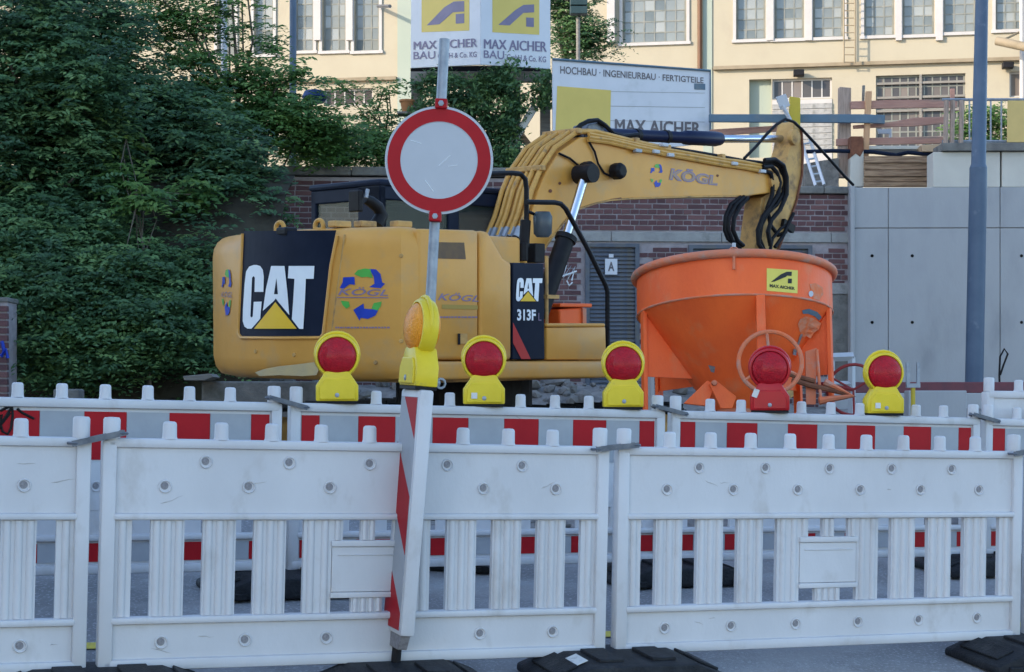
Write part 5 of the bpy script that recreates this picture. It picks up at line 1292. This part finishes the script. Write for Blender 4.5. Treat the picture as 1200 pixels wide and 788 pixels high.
# ------------------------------------------------------------------ vegetation
def leaves(name, parent, blobs, size, material, seed, clump=.42, flat=.5, origin=(0, 0, 0), frond=False):
    """blobs: (centre, radii, number of leaves); leaves gather in clumps in the outer part of each blob"""
    g = np.random.default_rng(seed); C_ = []; S_ = []; SH = []; D_ = []
    for c, r, n in blobs:
        nc = max(4, n // 70); d = g.normal(size=(nc, 3)); d /= np.linalg.norm(d, axis=1)[:, None]
        rad = g.uniform(.35, 1.0, nc) ** .6; cc = np.array(c) + d * rad[:, None] * np.array(r)
        csz = g.uniform(.5, 1.3, nc) * clump; csh = g.uniform(0, 1, nc)
        idx = g.integers(0, nc, n); p = cc[idx] + g.normal(size=(n, 3)) * csz[idx][:, None] * np.array([.55, .55, .38])
        sz = g.uniform(.5, 1.35, n) * size
        if frond:
            # leaflets in pairs along drooping fronds
            nf = max(1, n // 13); fi = np.repeat(np.arange(nf), 13)[:n]; fi = np.pad(fi, (0, n - len(fi)), mode='edge') if len(fi) < n else fi
            k_ = np.arange(n) % 13; root = p[:nf]; idx = idx[:nf][fi]
            dr = g.normal(size=(nf, 3)); dr[:, 2] = np.abs(dr[:, 2]) * .5; dr[:, 1] -= .3; dr /= np.linalg.norm(dr, axis=1)[:, None]
            fl_ = g.uniform(.22, .45, nf); sd_ = np.cross(dr, [0, 0, 1.0]); sd_ /= np.linalg.norm(sd_, axis=1)[:, None] + 1e-6
            f_ = (k_ // 2) / 6.0; side = np.where(k_ % 2 == 0, 1.0, -1.0) * np.where(k_ == 12, 0, 1)
            p = root[fi] + dr[fi] * (fl_[fi] * f_)[:, None] - np.array([0, 0, 1.0]) * (fl_[fi] * f_ * f_ * .55)[:, None] + sd_[fi] * (side * size * .5)[:, None]
            sz = np.full(n, size) * np.repeat(g.uniform(.7, 1.15, nf), 13)[:n].mean() * (1 - .35 * f_)
            D_.append(dr[fi] * .55 + sd_[fi] * side[:, None] + np.array([0, 0, -.25]))
        C_.append(p); SH.append(np.clip(csh[idx] ** 1.6 * .8 + g.uniform(0, .3, n), 0, 1)); S_.append(sz)  # random tone per clump, painted in as lit clumps and dark gaps
    Cn = np.concatenate(C_) - np.array(origin); s = np.concatenate(S_); sh = np.concatenate(SH); n = len(Cn)
    nrm = g.normal(size=(n, 3)); nrm[:, 2] = np.abs(nrm[:, 2]) + flat; nrm[:, 1] -= .35
    if D_: nrm = nrm * .35 + np.array([0, -.45, .8])
    nrm /= np.linalg.norm(nrm, axis=1)[:, None]
    t = np.concatenate(D_) + g.normal(size=(n, 3)) * .12 if D_ else g.normal(size=(n, 3)); t[:, 2] -= 0 if D_ else .4; t -= nrm * (t * nrm).sum(1)[:, None]; t /= np.linalg.norm(t, axis=1)[:, None]; b = np.cross(nrm, t)
    k = s[:, None]; v = np.empty((n, 4, 3)); v[:, 0] = Cn - t * k * .5; v[:, 1] = Cn + b * k * .24 + t * k * .05 + nrm * k * .06; v[:, 2] = Cn + t * k * .55 - nrm * k * .08; v[:, 3] = Cn - b * k * .24 + t * k * .05 + nrm * k * .06
    me = bpy.data.meshes.new(name); me.vertices.add(4 * n); me.vertices.foreach_set('co', v.reshape(-1)); me.loops.add(4 * n); me.loops.foreach_set('vertex_index', np.arange(4 * n, dtype=np.int32))
    me.polygons.add(n); me.polygons.foreach_set('loop_start', np.arange(0, 4 * n, 4, dtype=np.int32)); me.polygons.foreach_set('loop_total', np.full(n, 4, dtype=np.int32))
    me.update(calc_edges=True); at_ = me.attributes.new('shade', 'FLOAT', 'POINT'); at_.data.foreach_set('value', np.repeat(sh, 4).astype(np.float32))
    me.materials.append(material); return link(bpy.data.objects.new(name, me), parent)
def tree(name, base, blobs, size, m, seed, label, cat='tree', trunk=.16, lean=(0, 0), group=None, clump=.42, limbs=True, frond=True):
    o = bpy.data.objects.new(name, None); link(o); o.location = base; tag(o, label, cat, group); g = random.Random(seed); B = Vector(base)
    topc = max((Vector(b[0]) for b in blobs), key=lambda v: v.z) - B
    mb = MB(); pts = [Vector((0, 0, -.1))]
    for k in range(1, 6): f = k / 5; pts.append(Vector((topc.x * f * f + g.uniform(-.08, .08), topc.y * f * f + g.uniform(-.08, .08), topc.z * f)))
    mb.tube(pts, [trunk * (1 - .85 * k / 5) for k in range(6)], 8); mb.build('trunk', M['bark'], o, smooth=True)
    mb = MB()
    for c, r, n in blobs:
        c = Vector(c) - B
        for q in range(3 if n > 1500 else 2):
            f = g.uniform(.25, .75); i = int(f * 5); st_ = pts[i].lerp(pts[i + 1], f * 5 - i); e = c + Vector((g.uniform(-1, 1) * r[0], g.uniform(-1, 1) * r[1], g.uniform(-.3, .9) * r[2])) * .75; m_ = st_.lerp(e, .5) + Vector((g.uniform(-.15, .15), g.uniform(-.15, .15), .12))
            mb.tube([st_, m_, e], [trunk * .3, trunk * .18, .012], 5)
    mb.build('limbs', M['bark'], o)
    leaves('crown', o, blobs, size, m, seed, clump, origin=base, frond=frond); return o
def bl(px, py, Y, rx, rz, n, ry=None):
    p = P(px, py, Y); return ((p.x, p.y, p.z), (rx * Y / F, ry or rx * Y / F * .8, rz * Y / F), n)
def basep(px, Y, z=None): p = P(px, 400, Y); return (p.x, Y, gz(p.x, Y) if z is None else z)
TG = 'leafy trees at the left behind the barriers'
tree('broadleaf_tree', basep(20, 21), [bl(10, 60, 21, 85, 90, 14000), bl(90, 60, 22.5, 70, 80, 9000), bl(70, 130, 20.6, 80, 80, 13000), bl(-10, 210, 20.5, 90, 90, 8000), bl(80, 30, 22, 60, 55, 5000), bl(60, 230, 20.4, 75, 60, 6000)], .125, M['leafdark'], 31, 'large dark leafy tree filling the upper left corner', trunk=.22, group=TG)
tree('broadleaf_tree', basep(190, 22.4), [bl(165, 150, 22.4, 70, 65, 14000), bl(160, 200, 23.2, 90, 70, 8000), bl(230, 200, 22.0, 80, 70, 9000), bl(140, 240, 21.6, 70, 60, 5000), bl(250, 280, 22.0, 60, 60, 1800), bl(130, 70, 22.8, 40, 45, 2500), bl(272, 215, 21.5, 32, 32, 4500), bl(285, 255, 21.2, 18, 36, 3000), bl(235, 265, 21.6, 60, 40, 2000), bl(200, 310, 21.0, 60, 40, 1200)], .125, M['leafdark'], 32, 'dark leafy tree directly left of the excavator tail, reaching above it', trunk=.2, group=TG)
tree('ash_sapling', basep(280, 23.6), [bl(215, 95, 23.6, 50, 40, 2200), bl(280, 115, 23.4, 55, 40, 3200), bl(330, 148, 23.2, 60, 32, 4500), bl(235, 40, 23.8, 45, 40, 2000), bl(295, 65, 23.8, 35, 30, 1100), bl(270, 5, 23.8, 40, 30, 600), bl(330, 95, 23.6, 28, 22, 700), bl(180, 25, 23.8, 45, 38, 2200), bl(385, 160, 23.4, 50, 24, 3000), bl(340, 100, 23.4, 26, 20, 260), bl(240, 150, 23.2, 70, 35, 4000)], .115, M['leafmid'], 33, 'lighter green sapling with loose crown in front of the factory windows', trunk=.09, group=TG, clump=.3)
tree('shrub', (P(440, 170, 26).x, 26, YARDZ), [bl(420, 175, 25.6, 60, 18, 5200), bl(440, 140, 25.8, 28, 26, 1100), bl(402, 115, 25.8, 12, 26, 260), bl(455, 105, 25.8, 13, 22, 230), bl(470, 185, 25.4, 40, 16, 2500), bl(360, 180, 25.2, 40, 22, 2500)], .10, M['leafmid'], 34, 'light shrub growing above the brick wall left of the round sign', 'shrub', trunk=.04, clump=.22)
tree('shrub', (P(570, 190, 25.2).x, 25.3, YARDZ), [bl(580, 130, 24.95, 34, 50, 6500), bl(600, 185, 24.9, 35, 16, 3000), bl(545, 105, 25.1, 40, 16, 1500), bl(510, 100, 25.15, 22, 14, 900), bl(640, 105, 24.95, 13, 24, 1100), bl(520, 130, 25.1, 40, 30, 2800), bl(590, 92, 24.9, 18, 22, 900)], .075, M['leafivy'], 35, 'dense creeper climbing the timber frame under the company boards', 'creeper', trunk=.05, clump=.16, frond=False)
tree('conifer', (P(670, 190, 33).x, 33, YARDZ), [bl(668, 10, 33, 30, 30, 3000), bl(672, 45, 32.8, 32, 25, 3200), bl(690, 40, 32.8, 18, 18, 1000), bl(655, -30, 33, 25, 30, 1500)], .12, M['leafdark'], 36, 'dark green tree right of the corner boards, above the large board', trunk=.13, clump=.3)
tree('shrub', (P(1160, 160, 27).x, 27, YARDZ), [bl(1150, 150, 27, 22, 22, 1700), bl(1172, 145, 27, 14, 20, 900), bl(1128, 155, 27, 10, 14, 400)], .10, M['leafmid'], 37, 'green plants behind the metal railing at the right', 'shrub', trunk=.03, clump=.2)
# ivy bank at the lower left: nobody could count its leaves, but it is one plant mass on the wall
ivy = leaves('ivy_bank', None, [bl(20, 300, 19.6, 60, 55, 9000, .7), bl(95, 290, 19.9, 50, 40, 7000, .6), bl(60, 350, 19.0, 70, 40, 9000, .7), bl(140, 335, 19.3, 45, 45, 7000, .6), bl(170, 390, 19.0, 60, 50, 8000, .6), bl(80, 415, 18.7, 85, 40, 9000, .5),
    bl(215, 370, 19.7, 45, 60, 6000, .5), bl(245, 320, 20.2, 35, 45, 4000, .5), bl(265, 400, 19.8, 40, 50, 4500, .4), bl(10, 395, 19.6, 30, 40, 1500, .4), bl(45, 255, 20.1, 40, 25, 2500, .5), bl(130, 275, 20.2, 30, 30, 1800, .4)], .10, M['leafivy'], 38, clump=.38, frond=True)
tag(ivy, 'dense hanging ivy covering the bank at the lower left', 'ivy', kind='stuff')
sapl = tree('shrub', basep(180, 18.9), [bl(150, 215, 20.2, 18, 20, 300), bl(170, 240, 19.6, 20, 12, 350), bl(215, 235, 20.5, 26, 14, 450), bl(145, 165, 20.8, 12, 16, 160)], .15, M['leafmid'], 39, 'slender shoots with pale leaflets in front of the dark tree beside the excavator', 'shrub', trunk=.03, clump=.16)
# dark bank behind the ivy
bk_ = MB()
A_, B_ = P(-260, 470, 20.6), P(330, 470, 20.6)
n_ = 40; vs = []
for i in range(n_ + 1):
    x = A_.x + (B_.x - A_.x) * i / n_
    for j in range(9):
        f = j / 8; vs.append((x, 19.3 + f * 2.6 + .25 * mnoise.noise(Vector((x, f * 3, 1))), CZ + .05 + 2.9 * math.sin(f * math.pi / 2) + .15 * mnoise.noise(Vector((x * 2, f * 5, 7)))))
bk_.add(vs, [(i * 9 + j, (i + 1) * 9 + j, (i + 1) * 9 + j + 1, i * 9 + j + 1) for i in range(n_) for j in range(8)])
o = bk_.build('earth_bank', mat('dark_soil', (.035, .03, .022), (.055, .05, .035), .95, scale=3, bump=.5), smooth=True); o['kind'] = 'structure'
# brick pier at the far left edge
lp_ = bpy.data.objects.new('brick_pier', None); link(lp_); q0 = P(-30, 470, 17.6); q1 = P(9, 352, 17.6); lp_.location = (q0.x, 17.6, q0.z - .6); tag(lp_, 'brick pier with blue scribble cut off by the left frame edge, before the ivy', 'brick pier')
wdt, hg = q1.x - q0.x, q1.z - q0.z + .6
MB().span((.01, .01, 0), (wdt - .01, .36, hg - .02)).build('mortar_core', M['mortar'], lp_); MB().span((-.01, -.01, hg - .02), (wdt + .005, .38, hg + .03)).build('coping_slab', M['coping'], lp_, bevel=.01)
z = .04; r_ = 0
while z < hg - .06:
    for i in range(2):
        o = bpy.data.objects.new('brick', bmeshes[i % 3][1]); link(o, lp_); o.location = (wdt - .118 - .248 * i, .02 + .003 * (r_ % 2), z)
    z += course; r_ += 1
gr = MB(); gr.tube([P(x, y, 17.58) - lp_.location for x, y in ((2, 400), (5, 412), (1, 418), (7, 410), (9, 420))], .02, 4); gr.build('graffiti', M['blueprint'], lp_)
o = MB().lathe(P(369, 112, 25.8), [(0, -.12), (.14, -.11), (.2, -.03), (.16, .06), (0, .10)], n=12).build('tarpaulin', M['bluetarp'], smooth=True); tag(o, 'small patch of blue tarpaulin among the leaves below the left windows', 'tarpaulin')

# ------------------------------------------------------------------ rubble and small site things
random.seed(44); rk = MB()
def rock(c, r):
    n0 = len(rk.v); bm = bmesh.new(); bmesh.ops.create_icosphere(bm, subdivisions=1, radius=1)
    sx, sy, sz = r * random.uniform(.7, 1.4), r * random.uniform(.7, 1.2), r * random.uniform(.45, .9); rt = Matrix.Rotation(random.uniform(0, 6), 3, 'Z') @ Matrix.Rotation(random.uniform(-.5, .5), 3, 'X')
    vs = []
    for v in bm.verts:
        q = Vector((round(v.co.x * 1.6) / 1.6 * .4 + v.co.x * .6, v.co.y, v.co.z)) * random.uniform(.82, 1.12); q = rt @ Vector((q.x * sx, q.y * sy, q.z * sz)); vs.append(q + c)
    bm.verts.index_update(); rk.add(vs, [tuple(v.index for v in f.verts) for f in bm.faces]); bm.free()
for k in range(700):
    y = random.uniform(17.3, 20.4); x = random.uniform(-6.5, 3.1); r = random.uniform(.03, .12) * (1 if random.random() < .85 else 1.6); rock(Vector((x, y, gz(x, y) + r * .3)), r)
for k in range(300):
    y = random.uniform(10.7, 13.0); x = random.uniform(-3.5, 5); r = random.uniform(.015, .05); rock(Vector((x, y, gz(x, y) + r * .3)), r)
rk.build('rubble', M['rubble'])['kind'] = 'stuff'
# beige concrete curb and slab pieces in front of the excavator tail
for px0, px1, y0, Y, m, lab in ((236, 372, 447, 17.2, 'coping', 'long pale concrete kerb lying under the excavator tail'), (62, 92, 456, 17.0, 'coping', 'grey concrete lump below the ivy at the left')):
    a = P(px0, y0, Y); b = P(px1, y0, Y); o = MB().span((a.x, Y, gz(a.x, Y) - .05), (b.x, Y + .25, a.z)).build('concrete_kerb', M[m], bevel=.02); tag(o, lab, 'concrete piece')
pl_ = plank('scrap_board', [(214, 441), (246, 438), (250, 442), (240, 446), (216, 446)], 16.9, .4, M['woodgrey'], 'pale scrap board on the rubble beside the excavator tail', 'board')
# orange crate seen over the toolbox
oc = bpy.data.objects.new('orange_crate', None); link(oc); a = V(655.5, 360, -.1); b = V(688, 360, -.1)
oc.matrix_world = EX.M @ Matrix.Translation((a.x, -.1, wb + .145)); tag(oc, 'orange container standing on the excavator deck behind the toolbox', 'container')
class _o: pass
w_ = b.x - a.x; z1_ = a.z - (wb + .145)
MB().prism([(.03, 0, 0), (w_ - .06, 0, 0), (w_ - .03, 0, z1_), (0, 0, z1_ - .02)], (0, .4, 0)).build('bin', M['orange'], oc, bevel=.02)
MB().span((-.02, -.03, z1_), (w_ + .04, .43, z1_ + .035)).build('lip', M['orange'], oc, bevel=.01); MB().span((w_ - .08, -.02, z1_ - .35), (w_ - .03, .0, z1_ - .01)).build('handle', M['orangeworn'], oc)
# white construction poles and trestle behind the hopper
tr_ = bpy.data.objects.new('white_trestle', None); link(tr_); tr_.location = (P(985, 470, 18.0).x, 18.0, gz(3.5, 18)); tag(tr_, 'white metal trestle behind the right legs of the orange hopper', 'trestle')
for px, y0 in ((763, 433), (974, 420), (998, 419)):
    a = P(px, y0, 18.0) - tr_.location
    if px == 763: continue
    MB().tube([(a.x, 0, 0), a], .04, 4).build('leg', M['white'], tr_)
a = P(972, 419, 18.) - tr_.location; b = P(1000, 418, 18.) - tr_.location; MB().tube([a, b], .045, 4).build('crossbar', M['white'], tr_)
a = P(972, 450, 18.) - tr_.location; b = P(1000, 450, 18.) - tr_.location; MB().tube([a, b], .03, 4).build('crossbar', M['white'], tr_)
o = MB().tube([(0, 0, 0), (0, 0, P(763, 433, 14.).z - gz(1.1, 14))], .03, 4).build('site_post', M['white']); o.location = (P(762.5, 433, 14).x, 14, gz(1.1, 14)); tag(o, 'slim white post beside the left leg of the orange hopper', 'post')

# black scribble on the far left striped panel
lt_ = [c for c in bpy.data.objects if c.get('label', '').startswith('striped white barrier panel with black scribble')][0]
bpy.context.view_layer.update()
LFr = lt_.matrix_world.inverted()
def onp(px, py):
    o, d = LFr @ Vector((0, 0, CZ)), LFr.to_3x3() @ ray(px, py); t = (-.019 - o.y) / d.y; return o + d * t
gr = MB()
for pl in (((0, 482), (8, 478), (14, 476), (15, 487), (13, 502), (9, 509), (3, 506), (1, 498), (12, 484)), ((-6, 490), (2, 486), (0, 500), (-4, 508)), ((20, 479), (26, 484), (36, 489), (40, 491)), ((14, 477), (2, 496))):
    gr.tube([onp(x, y) for x, y in pl], .006, 4)
gr.build('scribble', M['stickerblack'], lt_)

# ------------------------------------------------------------------ unseen block behind the viewer, placed and sized to shade the foreground
s2 = Vector((SUN_AZ[0], SUN_AZ[1], 0)).normalized(); cbk = s2 * 30 + Vector((s2.y, -s2.x, 0)) * 11
rt = Matrix.Rotation(math.atan2(s2.y, s2.x), 4, 'Z')
BH = CZ + 5.4 + 39.2 * math.tan(R(SUN_EL))
ab = bpy.data.objects.new('shading_block', None); link(ab); ab.matrix_world = Matrix.Translation((cbk.x, cbk.y, 0)) @ rt; tag(ab, 'unseen plastered block behind the viewer, sized to shade the foreground', 'building')
MB().span((-5.5, -19, -4), (5.5, 19, BH)).build('wall', M['blockplaster'], ab)
MB().span((-5.8, -19.3, BH), (5.8, 19.3, BH + .3)).build('roof', M['coping'], ab)
wm = MB().span((-5.56, -.6, -.8), (-5.5, .6, .8)).mesh('window', M['darkpane'])
for fl_ in range(int((BH - 2) // 3.1)):
    for k in range(9):
        o = bpy.data.objects.new('window', wm); link(o, ab); o.location = (0, -16 + 4 * k, 2.2 + 3.1 * fl_)
